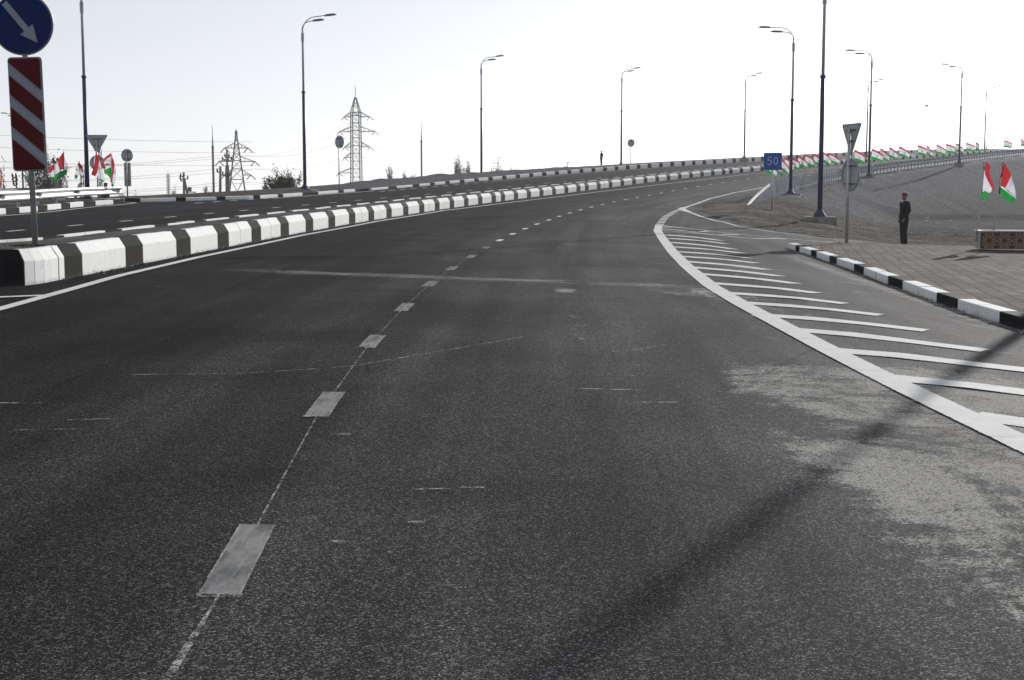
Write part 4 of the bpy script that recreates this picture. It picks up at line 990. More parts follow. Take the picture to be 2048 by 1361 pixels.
lf('narrow furled red white green flag, rightmost behind the left guard rail', 60.0, (1650, 985), [
    (0, 1, [(1660, 318), (1690, 400), (1712, 505), (1692, 640), (1642, 852), (1610, 812), (1655, 600)]), (1, 0, [(1712, 505), (1732, 600), (1722, 760), (1690, 882), (1650, 872), (1692, 640)]), (2, 1, [(1642, 850), (1692, 880), (1656, 932), (1634, 900)])], ((1650, 985), (1662, 315)), emb=((1712, 640), .4, -80))
lf('flag mostly hidden behind the striped panel, green corner showing right of its post', 61.0, (-20, 990), [
    (2, 1, [(10, 640), (50, 705), (168, 802), (85, 858), (60, 800), (20, 740)]), (1, 0, [(10, 560), (150, 640), (190, 780), (168, 802), (50, 705), (10, 650)])], ((-20, 990), (-10, 480)))
lf('narrow red and white flag at the far left edge, left of the striped panel', 58.0, (97, 850), [
    (0, 1, [(97, 380), (112, 470), (118, 562), (95, 650), (58, 760), (38, 792), (60, 640), (85, 500)]), (1, 0, [(118, 566), (122, 700), (116, 800), (95, 822), (50, 792), (75, 720), (105, 615)])], ((97, 850), (97, 378)), 9.725, 0, 300)

# ------------------------------------------------------------------ people
def remesh_obj(mb, name, mat, parent, vox, smooth=4):
    o = mb.build(name, mat, None, True); me = o.data
    bm = bmesh.new(); bm.from_mesh(me); bmesh.ops.recalc_face_normals(bm, faces=bm.faces); bm.to_mesh(me); bm.free()
    md = o.modifiers.new('r', 'REMESH'); md.mode = 'VOXEL'; md.voxel_size = vox; md.use_smooth_shade = True
    ms = o.modifiers.new('s', 'SMOOTH'); ms.iterations = smooth; ms.factor = .5
    dg = bpy.context.evaluated_depsgraph_get(); m2 = bpy.data.meshes.new_from_object(o.evaluated_get(dg)); o.modifiers.clear(); o.data = m2; bpy.data.meshes.remove(me)
    m2.name = name; o.parent = parent; return o
def ell(mb, c, r_, n=14, rot=None):
    vs = []; fs = []
    for i in range(n + 1):
        t = math.pi * i / n
        for j in range(n * 2):
            p = 2 * math.pi * j / (n * 2); v = Vector((r_[0] * math.sin(t) * math.cos(p), r_[1] * math.sin(t) * math.sin(p), r_[2] * math.cos(t)))
            if rot: v = rot @ v
            vs.append(v + Vector(c))
    m_ = n * 2
    for i in range(n):
        for j in range(m_): fs.append((i * m_ + j, i * m_ + (j + 1) % m_, (i + 1) * m_ + (j + 1) % m_, (i + 1) * m_ + j))
    mb.add(vs, fs)
def limb(mb, pts, rad, n=12): mb.tube(pts, rad, n); [ell(mb, p, (q * .99,) * 3, 7) for p, q in zip(pts, rad)]
def make_person(label, loc, rz, height, head_turn, armL, armR, stance=.09, bend=0.0, coat=.80, hunch=0.0, detail=1.0, squat=False):
    """faces -Y in its own frame; armL/armR = (elbow, wrist) positions at 1.75 m scale"""
    r = thing('person', label, 'person', loc, rz, 'people in dark clothes'); s_ = height / 1.75; r.scale = (s_,) * 3
    sq = .70 if squat else 0.0; shz = 1.43 - sq; hz = 1.62 - sq - hunch * .3; dx = Vector((0, -hunch, 0))
    hipL, hipR = Vector((.095, 0, .92 - sq)), Vector((-.095, 0, .92 - sq))
    legs = [[hipL, Vector((stance + .01, -.012, .49)), Vector((stance, .02, .09))], [hipR, Vector((-stance - .01, -.012, .49)), Vector((-stance, .02, .09))]]
    if squat: legs = [[hipL, Vector((.14, -.36, .50)), Vector((.12, -.10, .09))], [hipR, Vector((-.14, -.36, .50)), Vector((-.12, -.10, .09))]]; armL = [Vector(v) - Vector((0, 0, sq)) for v in armL]; armR = [Vector(v) - Vector((0, 0, sq)) for v in armR]; coat = coat - sq + .12
    shL, shR = Vector((.172, .01, shz - .03)) + dx * .8, Vector((-.172, .01, shz - .03)) + dx * .8
    arms = [[shL, Vector(armL[0]), Vector(armL[1])], [shR, Vector(armR[0]), Vector(armR[1])]]
    hc = Vector((0, -.012, hz)) + dx; rot = Matrix.Rotation(head_turn, 3, 'Z')
    H_ = lambda v: hc + rot @ Vector(v)
    body = MB()
    ell(body, H_((0, .012, .03)), (.076, .096, .100)); ell(body, H_((0, -.020, -.045)), (.062, .072, .075)); ell(body, H_((0, -.045, -.088)), (.036, .036, .026), 8)
    ell(body, H_((0, -.098, -.018)), (.014, .018, .026), 8); ell(body, H_((0, -.086, .018)), (.052, .012, .012), 8)          # nose, brow
    ell(body, H_((.0, -.086, -.060)), (.024, .010, .008), 7)                                                                # lips
    for q in (-1, 1):
        ell(body, H_((q * .078, .012, -.008)), (.010, .020, .031), 8); ell(body, H_((q * .030, -.082, .002)), (.013, .010, .009), 7)
    limb(body, [Vector((0, .02, shz - .03)) + dx * .8, hc + Vector((0, .01, -.07))], [.062, .056])
    ell(body, Vector((0, .0, 1.22 - sq)) + dx * .4, (.145, .095, .22)); ell(body, (0, 0, .98 - sq), (.145, .095, .13))
    limb(body, [shR, shL], [.055, .055])
    for a, h_, k_ in zip(arms, legs, (1, -1)):
        limb(body, a, [.046, .037, .028]); limb(body, h_, [.078, .053, .038]); f = h_[2]; limb(body, [f + Vector((0, 0, -.03)), f + Vector((0, -.13, -.058))], [.036, .028])
        wv = a[2]; dv = (a[2] - a[1]).normalized(); palm = wv + dv * .055; side = Vector((0, 1, 0)); nrm_ = dv.cross(side).normalized()
        ell(body, palm, (.018, .038, .048), 8, rot=dv.to_track_quat('Z', 'Y').to_matrix())
        for fi, (off, ln) in enumerate(((-.028, .068), (-.010, .078), (.009, .072), (.026, .056))):
            b0 = palm + dv * .035 + side * off; b1 = b0 + dv * ln * .5 + nrm_ * k_ * .006; b2 = b1 + dv * ln * .42 + nrm_ * k_ * .024
            limb(body, [b0, b1, b2], [.0095, .009, .0075], 7)
        limb(body, [palm - side * .030, palm - side * .055 + dv * .025 + nrm_ * k_ * .012, palm - side * .055 + dv * .06 + nrm_ * k_ * .02], [.012, .0105, .009], 7)
    remesh_obj(body, 'body', 'skin', r, .0085 / detail, 2)
    jk = MB(); lo = 1.75 * 0 + coat
    prof = [(lo, .185, .125), (lo + (.12 if not squat else .04), .180, .122)] + [(z - sq, a, b) for z, a, b in ((1.0, .168, .115), (1.12, .166, .112), (1.28, .185, .122), (1.38, .190, .115), (1.45, .13, .085), (1.485, .075, .068))]
    vs = []; n_ = 22
    for z, a, b_ in prof:
        f = max(0, (z + sq - .95) / .5)
        for q in range(n_):
            t = 2 * math.pi * q / n_; vs.append((a * math.cos(t), b_ * math.sin(t) - hunch * f * .85 + .006 * math.sin(5 * t + z * 9), z))
    fs = [(i * n_ + q, i * n_ + (q + 1) % n_, (i + 1) * n_ + (q + 1) % n_, (i + 1) * n_ + q) for i in range(len(prof) - 1) for q in range(n_)] + [tuple(range(n_))[::-1], tuple(range((len(prof) - 1) * n_, len(prof) * n_))]
    jk.add(vs, fs)
    for a in arms:
        e = a[1] + (a[2] - a[1]) * .93; limb(jk, [a[0] + Vector((0, 0, -.005)), a[1], e], [.066, .057, .047])
    for q in (-1, 1): limb(jk, [Vector((q * .02, -.105, 1.02 - sq)) + dx * .1, Vector((q * .055, -.112, 1.25 - sq)) + dx * .5, Vector((q * .06, -.07, 1.44 - sq)) + dx * .8], [.014, .018, .022], 8)
    remesh_obj(jk, 'jacket', 'suit', r, .012 / detail, 4)
    tr = MB(); ell(tr, (0, .005, .93 - sq), (.150, .112, .13))
    for h_ in legs:
        limb(tr, [h_[0] + Vector((0, 0, .0)), h_[1], h_[2] + Vector((0, .0, -.015))], [.098, .077, .068])
    remesh_obj(tr, 'trousers', 'trouser', r, .012 / detail, 4)
    sh = MB(); dq = dx * .85 - Vector((0, 0, sq)); ell(sh, Vector((0, -.083, 1.41)) + dq, (.026, .030, .070), 10); limb(sh, [Vector((-.045, -.03, 1.485)) + dq, Vector((0, -.074, 1.458)) + dq, Vector((.045, -.03, 1.485)) + dq], [.014, .016, .014], 8); ell(sh, Vector((0, .015, 1.490)) + dq, (.062, .064, .014), 10)
    remesh_obj(sh, 'shirt', 'shirt', r, .008, 2)
    ha = MB(); ell(ha, H_((0, .026, .050)), (.083, .100, .092)); ell(ha, H_((0, .062, .0)), (.072, .060, .07)); ell(ha, H_((0, -.055, .098)), (.06, .045, .03), 10)
    remesh_obj(ha, 'hair', 'hair', r, .009, 3)
    so_ = MB()
    for h_ in legs:
        f = h_[2]; limb(so_, [f + Vector((0, .03, -.045)), f + Vector((0, -.07, -.052)), f + Vector((0, -.155, -.06))], [.044, .044, .034]); so_.box((f.x, f.y - .06, .010), (.085, .27, .022))
    remesh_obj(so_, 'shoes', 'shoe', r, .009, 2)
    return r
hang = lambda q, y=.0: ((q * .222, .035 + y, 1.14), (q * .200, -.03 + y, .90))
mz = float(zd(13.02, 45.0)[0])
make_person('man in a dark suit and white collar standing behind the brick paving', (13.02, 45.0, mz), R(-68), 1.74, R(38), ((.225, .03, 1.15), (.17, -.10, .91)), hang(-1, .02), .068, coat=.76)
make_person('distant person in dark clothes standing on the far kerb against the sky', (9.55, 145.5, zg(9.55, 145.5) + .42), R(-52), 1.52, R(10), ((.25, .06, 1.15), (.16, -.10, .96)), hang(-1, .03), .07, coat=.86)
make_person('dark-clothed person with lowered head, behind the left guard rail and flags', (-18.75, 62.2, 1.40), R(65), 1.55, R(0), ((.22, -.15, 1.10), (.12, -.30, 1.0)), ((-.22, -.15, 1.10), (-.12, -.30, 1.0)), .09, hunch=.22, squat=True)
make_person('dark-clothed person at the extreme right edge beyond the guard rail', (74.6, 196.0, 7.55), R(20), 1.75, R(0), hang(1), hang(-1), .09)

# ------------------------------------------------------------------ pylons, poles, wires
def bar(mb, a, b_, w_=.14): mb.tube([a, b_], w_, 4, cap=False)
def pylon(name, label, loc, rz, base, waist, top_z, body_z, arms, peak, legs_open, insul):
    """four-legged lattice tower: base half width -> waist half width at body_z, tapering to a peak"""
    r = thing(name, label, 'pylon', loc, rz); mb = MB(); wb = .085
    def hw(z):
        if z < legs_open: return base + (waist[0] - base) * z / legs_open
        if z < body_z: return waist[0] + (waist[1] - waist[0]) * (z - legs_open) / (body_z - legs_open)
        return max(.12, waist[1] * (1 - (z - body_z) / (top_z - body_z)))
    lv = [0, legs_open]; z = legs_open
    while z < body_z - .5: z += max(1.0, hw(z) * 1.7); lv.append(min(z, body_z))
    z = body_z
    while z < top_z - 1: z += max(1.2, hw(z) * 2.2); lv.append(min(z, top_z))
    for z0, z1 in zip(lv[:-1], lv[1:]):
        a, b_ = hw(z0), hw(z1); c0 = [(-a, -a), (a, -a), (a, a), (-a, a)]; c1 = [(-b_, -b_), (b_, -b_), (b_, b_), (-b_, b_)]
        for q in range(4):
            p0 = (*c0[q], z0); p1 = (*c1[q], z1); n0 = (*c0[(q + 1) % 4], z0); n1 = (*c1[(q + 1) % 4], z1)
            bar(mb, p0, p1, wb * 1.25); bar(mb, p0, n1, wb * .42); bar(mb, n0, p1, wb * .42); bar(mb, p1, n1, wb * .7)
    tower = mb.build('tower', 'pylon', r)
    mb = MB(); bar(mb, (0, 0, top_z - .5), (0, 0, top_z + peak), .07); mb.build('spike', 'pylon', r)
    tips = []
    for z, ll, rr in arms:
        mb = MB(); a = hw(z); h_ = 1.15 if base < 1.6 and peak > 1 else .8
        for sg, ln in ((-1, ll), (1, rr)):
            if ln <= 0: continue
            tip = (sg * ln, 0, z)
            for q in (-1, 1):
                bar(mb, (sg * a, q * a, z), tip, wb * .8); bar(mb, (sg * a, q * a, z + h_), tip, wb * .7)
                for t in (.3, .6):
                    lo_ = Vector((sg * a, q * a, z)).lerp(Vector(tip), t); hi_ = Vector((sg * a, q * a, z + h_)).lerp(Vector(tip), t); bar(mb, tuple(lo_), tuple(hi_), wb * .5)
            tips.append((sg, z, Vector(tip)))
        ar = mb.build('cross_arm', 'pylon', r)
        for sg, ln in ((-1, ll), (1, rr)):
            if ln <= 0: continue
            for dd in insul:
                p0 = Vector((sg * ln, 0, z)); p1 = p0 + Vector((dd * 1.0, .3, -.75)); mb = MB()
                mb.tube([tuple(p0.lerp(p1, t / 8)) for t in range(9)], [.05, .11] * 4 + [.05], 6); mb.build('insulator', 'ins', ar)
    return r, tips
PAX, PAY = (715 - 1024) / FPX * 300, 300.0; u_ = 300 / FPX
za = lambda py: H - (py - 400) * u_
pa, tipsA = pylon('lattice_pylon', 'tall slender lattice pylon with stacked cross arms, just right of a round sign', (PAX, PAY, -.3), R(-8), 1.15, (1.05, .92), za(193) + .3, za(228) + .3,
    [(za(237) + .3, 2.7, 3.1), (za(266) + .3, 3.8, 4.2), (za(296) + .3, 2.6, 3.1), (za(317) + .3, 2.7, 0), (za(347) + .3, 4.0, 0), (za(374) + .3, 2.4, 0)], 1.7, 5, (-.6, .9))
PBX, PBY = (478 - 1024) / FPX * 230, 230.0; u_ = 230 / FPX
pb, tipsB = pylon('lattice_pylon', 'squat wide-legged lattice pylon left of the dense bush, with three tiers of arms', (PBX, PBY, -.3), R(10), 1.65, (1.05, .30), za(265) + .3, za(291) + .3,
    [(za(298) + .3, 1.95, 1.9), (za(324.5) + .3, 2.9, 3.0), (za(351) + .3, 2.0, 2.3)], .3, za(360) + .3, (-.7, .8))
def mast(label, px, top, y, kind='needle', r0=.16, name='mast', mid=None):
    u = y / FPX; X = (px - 1024) * u; zt = H - (top - 400) * u; r = thing(name, label, 'mast' if kind == 'needle' else 'pole', (X, y, -.35)); hh = zt + .35
    mid = H - (mid - 400) * u + .35 if mid else hh * .6
    mb = MB(); mb.tube([(0, 0, 0), (0, 0, mid)], [r0 * 1.1, r0 * .9], 10); mb.tube([(0, 0, mid - .12), (0, 0, mid + .02)], r0 * 1.15, 10); mb.build('shaft', 'oldwood', r, True)
    mb = MB(); mb.tube([(0, 0, mid), (0, 0, mid + (hh - mid) * .5), (0, 0, hh)], [r0 * .72, r0 * .35, .03], 8); mb.build('needle', 'grey_pole', r, True); return r
mast('needle-topped grey mast left of the squat lattice pylon', 431, 252, 150, r0=.13, mid=295)
mast('needle-topped grey mast between the tall lattice pylon and the poplars', 844.5, 240, 150, r0=.10, mid=284)
def util_pole(label, px, top, y, arms, r0=.15, lean=0.0, extra=None, mat='oldwood'):
    u = y / FPX; X = (px - 1024) * u; hh = H - (top - 400) * u + .35; r = thing('utility_pole', label, 'utility pole', (X, y, -.35), 0, tilt=(0, lean))
    mb = MB(); mb.tube([(0, 0, 0), (0, 0, hh)], [r0 * 1.25, r0 * .8], 9); mb.build('pole', mat, r, True)
    for py, l0, l1 in arms:
        z = H - (py - 400) * u + .35; mb = MB(); mb.box(((l0 + l1) / 2 * u, 0, z), ((l1 - l0) * u, .1, .1)); a = mb.build('crossarm', 'steel_dark', r)
        for q in (l0, l1): mb = MB(); mb.tube([(q * u, 0, z), (q * u, 0, z + .16), (q * u, 0, z + .34)], [.04, .10, .05], 7); mb.build('insulator', 'ins', a)
    if extra: extra(r, u)
    return r
def low_half(r, u):
    mb = MB(); z = H - (332 - 400) * u + .35; mb.tube([(.0, .05, 0), (-.02, .05, z)], [.27, .19], 10); mb.build('lower_pole', 'oldwood', r, True)
    z = H - (350.5 - 400) * u + .35; mb = MB(); mb.box((.08, -.1, z), (.55, .4, .35)); mb.box((-.4, -.1, z - .05), (.5, .1, .12), .2); mb.build('switch_box', 'steel_dark', r)
util_pole('tall two-stage utility pole standing against the squat lattice pylon', 459, 300, 130, [(316, -4, 4), (322, -9, 9), (351, -9, 7)], .11, 0, low_half)
util_pole('short plain dark utility pole just left of the squat lattice pylon', 442.5, 334, 125, [(345.5, -6, 1)], .13, R(1.5))
def brace(r, u):
    z = H - (358 - 400) * u + .35; mb = MB(); mb.tube([(.05, 0, z), (.75, .1, 0)], .12, 8); mb.build('brace', 'oldwood', r)
    mb = MB(); z2 = H - (385 - 400) * u + .35; mb.box((.75, 0, z2), (.9, .5, .10)); mb.box((.6, 0, z2 + .3), (.35, .35, .45)); mb.tube([(1.15, 0, z2), (1.0, 0, 0)], .04, 6); mb.build('transformer_shelf', 'steel_dark', r)
util_pole('A-braced utility pole with a transformer shelf, left of the taller needle mast', 372, 346, 140, [(354, -6, 1), (359, -7, 8), (363, -6, 1)], .13, 0, brace)
util_pole('leaning utility pole with three short arms, left of the striped panel post', 42.5, 353, 105, [(356, -6, 1), (363.5, -6, 2), (371.5, -5, 1)], .07, R(-2.5))
util_pole('stout concrete pole with a small crossarm, behind the tallest left flag', 119, 327, 88, [(327.5, -4, 4)], .10, 0, None)
util_pole('thin pole with brackets just left of the blue lamp post', 168.5, 352, 130, [(357, 0, 4), (370.5, 0, 4)], .05)
def trf(r, u):
    mb = MB(); z = H - (374 - 400) * u + .35; mb.box((0, 0, z), (.32, .3, .5)); mb.box((0, 0, z - .1), (.55, .3, .14)); mb.build('transformer', 'grey_pole', r)
util_pole('pole-mounted small grey transformer behind the left guard rail', 165.5, 366, 130, [], .08, 0, trf)
def lat_mast(label, px, top, y, w_=.25):
    u = y / FPX; X = (px - 1024) * u; hh = H - (top - 400) * u + .35; r = thing('lattice_mast', label, 'mast', (X, y, -.35)); mb = MB(); z = 0
    while z < hh:
        for a, b_ in ((-1, 1), (1, -1)): bar(mb, (a * w_, 0, z), (b_ * w_, 0, z + w_ * 2.4), .035); bar(mb, (0, a * w_, z), (0, b_ * w_, z + w_ * 2.4), .035)
        z += w_ * 2.4
    for a, b_ in ((-1, 0), (1, 0), (0, 1), (0, -1)): bar(mb, (a * w_, b_ * w_, 0), (a * w_, b_ * w_, hh), .045)
    mb.build('shaft', 'pylon', r); mb = MB(); bar(mb, (0, 0, hh), (0, 0, hh + .8), .03); mb.build('tip', 'pylon', r); return r
lat_mast('thin distant lattice mast between the left guard rail and the A-braced pole', 341, 350, 260, .28)
lat_mast('thin lattice mast behind the flags, just left of the blue lamp post', 177, 340, 180, .3)
lat_mast('thin lattice mast showing behind the inverted triangle sign at left', 205.5, 300, 180, .3)
# floodlight mast and boxes of a far roof behind the kerb
fm = thing('floodlight_pole', 'tiny distant twin floodlight pole above the far kerb, left of the standing person', 'floodlight pole', ((1134.5 - 1024) / FPX * 190, 190, 2.0)); u_ = 190 / FPX
zz = lambda py: H - (py - 400) * u_ - 2.0
mb = MB(); mb.tube([(0, 0, 0), (0, 0, zz(327))], .05, 7); mb.box((0, 0, zz(328)), (.28, .06, .06)); mb.build('pole', 'steel_dark', fm)
for q in (-1, 1): mb = MB(); mb.box((q * .14, -.05, zz(326)), (.14, .12, .16)); mb.build('floodlight', 'steel_dark', fm)
mb = MB(); mb.box((-.34, 0, zz(338)), (.45, .4, .5)); mb.box((.25, 0, zz(338.5)), (.5, .3, .3)); mb.build('equipment_box', 'steel_dark', fm)
# wires
def wire(label, a, b_, sag, r_=.018, group='overhead wires'):
    mb = MB(); a = Vector(a); b_ = Vector(b_); n_ = 22
    mb.tube([tuple(a.lerp(b_, i / n_) + Vector((0, 0, -sag * 4 * (i / n_) * (1 - i / n_)))) for i in range(n_ + 1)], r_, 4, cap=False)
    o = mb.build('overhead_wire', 'wire'); tag(o, label, 'wire', group); return o
gw = Matrix.Translation(pb.location) @ Matrix.Rotation(pb.rotation_euler.z, 4, 'Z'); ga = Matrix.Translation(pa.location) @ Matrix.Rotation(pa.rotation_euler.z, 4, 'Z')
bt = [(sg, gw @ t) for sg, z, t in tipsB]; at_ = [(sg, ga @ t) for sg, z, t in tipsA]
for i, (sg, t) in enumerate(bt):
    wire('thin overhead wire sagging to the left from the squat lattice pylon', t + Vector((0, 0, -1.2)), (-150 + sg * 3, 170 + sg * 2, t.z + 5.5 + i * .25), 5.5, .020)
    if i < len(at_): wire('faint overhead wire running between the squat and the tall lattice pylons', t + Vector((0, 0, -1.2)), at_[i][1] + Vector((0, 0, -1.2)), 2.6, .016)
for i, (sg, t) in enumerate(at_[:6:2]): wire('faint overhead wire running right from the tall lattice pylon', t + Vector((0, 0, -1.2)), (60 + i, 520, t.z + 4 - i * 2), 7, .022)
for i, z in enumerate((8.0, 6.9, 5.6, 3.6)): wire('low overhead wire crossing behind the flags and striped panel at left', (-75, 105 + i, z + 1.2), (-26.5 + i * .2, 140, z - .6 - (1.0 if i == 3 else 0)), .8, .012)

# ------------------------------------------------------------------ trees
def tree(name, label, X, Y, ht, crown, leaf, nleaf, lsize, seed, cat='tree', group='trees beyond the road', shape='bush', bare=.5, lean=0.0):
    """trunk, limbs and twigs grown by branching, leaves set along the twigs"""
    rd = random.Random(seed); r = thing(name, label, cat, (X, Y, -.35), rd.uniform(0, 6.28), group); wood = MB(); lv = MB(); tips = []
    def grow(p, d, ln, rad, dep):
        pts = [p]; q = p; dd = d.normalized()
        for i in range(4):
            up = .16 if shape == 'bush' else .32
            dd = (dd + Vector((rd.uniform(-.22, .22), rd.uniform(-.22, .22), rd.uniform(-.05, .12) + up * .35))).normalized(); q = q + dd * ln / 4; pts.append(q)
        wood.tube(pts, [rad * (1 - .15 * i) for i in range(5)], 6 if dep < 2 else 4, cap=False)
        if dep >= 3: tips.extend(pts[1:]); return
        if dep == 2: tips.extend(pts[2:])
        k = rd.randint(3, 4) if dep else rd.randint(5, 7)
        for i in range(k):
            b = pts[rd.choice((2, 3, 4)) if dep else min(4, 1 + i % 4)]; a = rd.uniform(0, 6.28)
            sp = (rd.uniform(.55, 1.0) if shape == 'bush' else rd.uniform(.18, .38))
            nd = (dd + Vector((math.cos(a) * sp, math.sin(a) * sp, rd.uniform(-.1, .3)))).normalized()
            grow(b, nd, ln * rd.uniform(.55, .8), rad * .55, dep + 1)
    if shape == 'bush':
        for i in range(4): a = i * 1.6 + rd.uniform(-.4, .4); grow(Vector((0, 0, 0)), Vector((math.cos(a) * .5, math.sin(a) * .5, 1)), ht * .42, .035 * ht / 4 + .03, 0)
    else:
        grow(Vector((0, 0, 0)), Vector((0, 0, 1)), ht * .55, .03 * ht / 4 + .03, 0)
        for i in range(2): a = rd.uniform(0, 6.28); grow(Vector((0, 0, .3)), Vector((math.cos(a) * .12, math.sin(a) * .12, 1)), ht * rd.uniform(.4, .55), .03 * ht / 5 + .02, 0)
    zmax = sorted(t.z for t in tips)[int(len(tips) * .96)]; xm = sorted(math.hypot(t.x, t.y) for t in tips)[int(len(tips) * .93)]; fz = ht / zmax; fx_ = crown / xm
    sc3 = lambda v: (v[0] * fx_, v[1] * fx_, v[2] * fz)
    wood.v = [sc3(v) for v in wood.v]
    for i in range(nleaf):
        t = rd.choice(tips); z = t.z / zmax
        if bare and z > 1 - bare * .5 and rd.random() < .75: continue
        c = Vector(sc3(t)) + Vector((rd.gauss(0, 1), rd.gauss(0, 1), rd.gauss(0, 1))) * lsize * 1.1
        s_ = lsize * rd.uniform(.5, 1.15); a = Vector((rd.uniform(-1, 1), rd.uniform(-1, 1), rd.uniform(-1, 1))).normalized(); b = a.orthogonal().normalized(); b = (b + a.cross(b) * rd.uniform(-1, 1)).normalized()
        lv.add([c - a * s_, c - b * s_ * .55, c + a * s_, c + b * s_ * .55], [(0, 1, 2, 3)])
    wood.build('trunk', 'bark', r); lv.build('crown', leaf, r); return r
def at_px(px, top, y): u = y / FPX; return (px - 1024) * u, H - (top - 400) * u + .35
def put(name, label, px, top, y, wpx, leaf, n_, ls, seed, **kw):
    X, h_ = at_px(px, top, y); return tree(name, label, X, y, h_, wpx * y / FPX, leaf, n_, ls, seed, **kw)
put('shrub', 'half-bare grey shrub with a thin twiggy top, behind the left flags and guard rail', 96, 332, 92, 34, 'leafD', 17000, .085, 3, cat='shrub', bare=.75)
put('shrub', 'thin bare branches rising above the grey shrub left of the tallest flag', 102, 300, 97, 15, 'leafD', 260, .05, 31, cat='shrub', bare=.3)
put('shrub', 'dark grey shrub at the far left edge behind the guard rail', -2, 342, 90, 16, 'leafD', 4200, .085, 4, cat='shrub')
put('shrub', 'dense olive green bush right of the squat lattice pylon', 572, 350, 105, 36, 'leafB', 15000, .07, 5, cat='shrub', bare=.15)
for i, (px, tp, wd, lab) in enumerate(((780.5, 339, 8, 'pale bare poplar nearest to the needle mast beside the tall pylon'), (811, 352, 4, 'smallest pale poplar left of the second needle mast'), (827, 356, 4, 'low pale poplar just left of the needle mast'))):
    put('poplar', lab, px, tp, 330, wd, 'leafC', 1500, .16, 40 + i, shape='pop', bare=.0)
for i, (px, tp, wd, lab) in enumerate(((912, 329, 5, 'pale poplar, left of a close pair left of the second lamp'), (919, 327, 5, 'pale poplar, right of a close pair left of the second lamp'), (929, 345, 3, 'short faint poplar between the close pair and the lamp'), (937, 332, 4, 'slim pale poplar just left of the second far lamp'))):
    put('poplar', lab, px, tp, 300, wd, 'leafC', 2000, .15, 50 + i, shape='pop', bare=.0)
for i, (px, tp, wd, lab) in enumerate(((985, 321, 6, 'thin half-bare poplar nearest to the right of the second far lamp'), (995, 313, 5, 'tallest half-bare poplar right of the second far lamp'), (1003, 324, 5, 'half-bare poplar right of the tallest one'), (1020.5, 335, 5, 'small round-topped pale poplar standing alone right of the clump'))):
    put('poplar', lab, px, tp, 230, wd, 'leafD', 700, .12, 60 + i, shape='pop', bare=.5)
put('poplar', 'very faint bare poplar right of the third far lamp', 1250, 318, 330, 6, 'leafC', 260, .12, 71, shape='pop', bare=.4)
put('poplar', 'very faint bare poplar beside the small distant round sign', 1253, 320, 345, 4, 'leafC', 200, .12, 72, shape='pop', bare=.4)
for i, (px, tp, wd, y, lab) in enumerate(((353, 380, 7, 150, 'small grey bush left of the A-braced pole'), (334, 394, 5, 150, 'tiny grey bush on the road edge left of the thin mast'), (246, 390, 8, 110, 'low grey scrub at the end of the left guard rail'), (276, 392, 7, 120, 'low grey scrub right of the sign behind the left rail'), (424, 385, 4, 140, 'small dark bush at the foot of the needle mast'), (1143, 338, 3, 200, 'tiny pale bush beside the distant floodlight pole'))):
    put('bush', lab, px, tp, y, wd, 'leafD', 700, .07, 80 + i, cat='bush', bare=.1)
for i, (px, tp, lab) in enumerate(((128, 357, 'faint leafless poplar behind the left guard rail, nearer the tallest flag'), (139, 356, 'faint leafless poplar behind the left guard rail, nearer the lone small flag'), (416, 373, 'faint poplar left of the needle mast'))):
    put('poplar', lab, px, tp, 260, 3, 'leafC', 500, .14, 90 + i, shape='pop', bare=.1)

# ------------------------------------------------------------------ rubble, litter, bird
def rocks(name, n_, mat, szf, place, label):
    mb = MB(); rd = random.Random(5)
    for i in range(n_):
        q = place(rd)
        if q is None: continue
        x, y, s_ = q; z = float(zd(x, y)[0]); a = rd.uniform(0, 6.28); vs = []
        for v in ((-1, -1, -.3), (1, -.8, -.3), (.9, 1, -.3), (-.8, .9, -.3), (-.6, -.6, .7), (.6, -.5, .8), (.5, .6, .6), (-.5, .5, .75)):
            vx, vy, vz = [c * s_ * rd.uniform(.6, 1.1) for c in v]; vs.append((x + vx * math.cos(a) - vy * math.sin(a), y + vx * math.sin(a) + vy * math.cos(a), z + vz * .7))
        mb.add(vs, [(3, 2, 1, 0), (4, 5, 6, 7), (0, 1, 5, 4), (1, 2, 6, 5), (2, 3, 7, 6), (3, 0, 4, 7)])
    o = mb.build(name, mat); tag(o, label, name, None, 'stuff'); return o
def near_rock(rd):
    s = rd.uniform(32, 92); l = rd.uniform(11, 32); x, y = map(float, XY(s, l))
    if sdist(np.array([x]), np.array([y]), DIRT_POLY)[0] < .7: return None
    return x, y, .016 + .055 * rd.random() ** 5
def far_rock(rd):
    s = rd.uniform(72, 180); l = RL(s) + rd.uniform(1, 26); x, y = map(float, XY(s, l)); return x, y, .022 + .075 * rd.random() ** 5
rocks('rubble', 2600, 'rock', None, near_rock, 'pale stones scattered over the brown earth')
rocks('gravel', 1500, 'rock', None, far_rock, 'pale stones scattered over the grey embankment')
def lit(rd):
    s = rd.uniform(60, 130); l = RL(s) + rd.uniform(1, 12); x, y = map(float, XY(s, l)); return x, y, rd.uniform(.03, .10)
rocks('litter', 70, 'litter', None, lit, 'scraps of white litter on the slope')
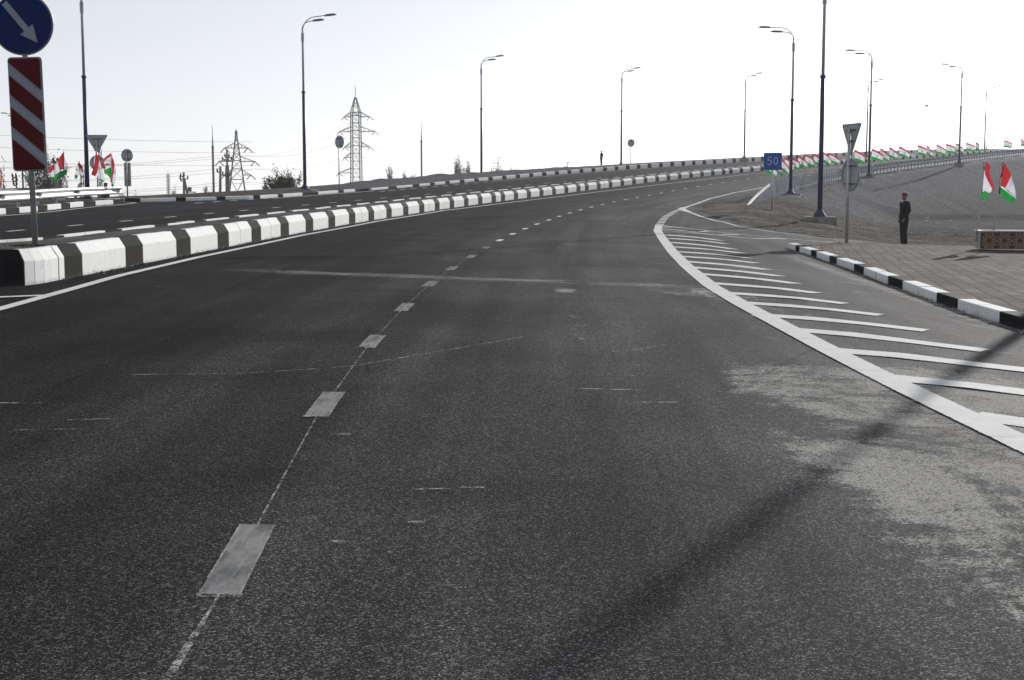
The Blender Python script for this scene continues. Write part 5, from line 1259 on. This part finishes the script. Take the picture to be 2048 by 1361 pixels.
# grit on the road edge by the kerbs
mb = MB(); rd = random.Random(8)
for i in range(900):
    if rd.random() < .5: s = rd.uniform(-1, 40); x, y = map(float, XY(s, abs(rd.gauss(.03, .05)) + .01))
    else:
        k_ = rd.random() * 12; a = PK[int(k_)]; b_ = PK[int(k_) + 1]; t = k_ - int(k_); x = a[0] + (b_[0] - a[0]) * t - abs(rd.gauss(.02, .08)); y = a[1] + (b_[1] - a[1]) * t
    s_ = .006 + .016 * rd.random() ** 3; mb.box((x, y, zg(x, y) + s_ * .3), (s_ * 2, s_ * 1.5, s_), rd.uniform(0, 3))
tag(mb.build('grit', 'rock'), 'small grit gathered along the kerb feet', 'grit', None, 'stuff')
bx, by = (1843 - 1024) / FPX * 90, 90.0
bd_ = thing('bird', 'small dark bird in flight in the bright sky above the flags', 'bird', (bx, by, H + (400 - 216) / FPX * 90), R(20))
mb = MB(); ell(mb, (0, 0, 0), (.11, .035, .04), 8); ell(mb, (-.11, 0, .015), (.035, .028, .028), 7); mb.add([(.08, -.02, 0), (.08, .02, 0), (.2, .04, -.01), (.2, -.04, -.01)], [(0, 1, 2, 3)]); mb.tube([(-.13, 0, .012), (-.165, 0, .005)], [.008, .002], 5)
remesh_obj(mb, 'body', 'bird', bd_, .008, 2)
for q in (-1, 1):
    mb = MB(); mb.prism([(-.05, .02), (-.09, .13), (-.03, .26), (.02, .25), (.04, .12), (.05, .02)], (0, 0, .01), (1, 0, 0), (0, q * .92, .4), .006); mb.build('wing', 'bird', bd_)

# ------------------------------------------------------------------ haze
HAZE = 0.0003
if HAZE > 0:
    mb = MB(); mb.box((0, 300, 35), (1400, 1500, 73)); hz_ = mb.build('haze', 'far'); hz_['kind'] = 'stuff'; hz_['label'] = 'thin pale haze over the plain'
    hm = bpy.data.materials.new('haze_air'); hm.use_nodes = True; t = hm.node_tree; t.nodes.remove(t.nodes['Principled BSDF'])
    pv = t.nodes.new('ShaderNodeVolumePrincipled'); pv.inputs['Color'].default_value = (.93, .95, 1, 1); pv.inputs['Density'].default_value = HAZE; pv.inputs['Anisotropy'].default_value = .3
    t.links.new(pv.outputs[0], t.nodes['Material Output'].inputs['Volume']); hz_.data.materials.clear(); hz_.data.materials.append(hm)
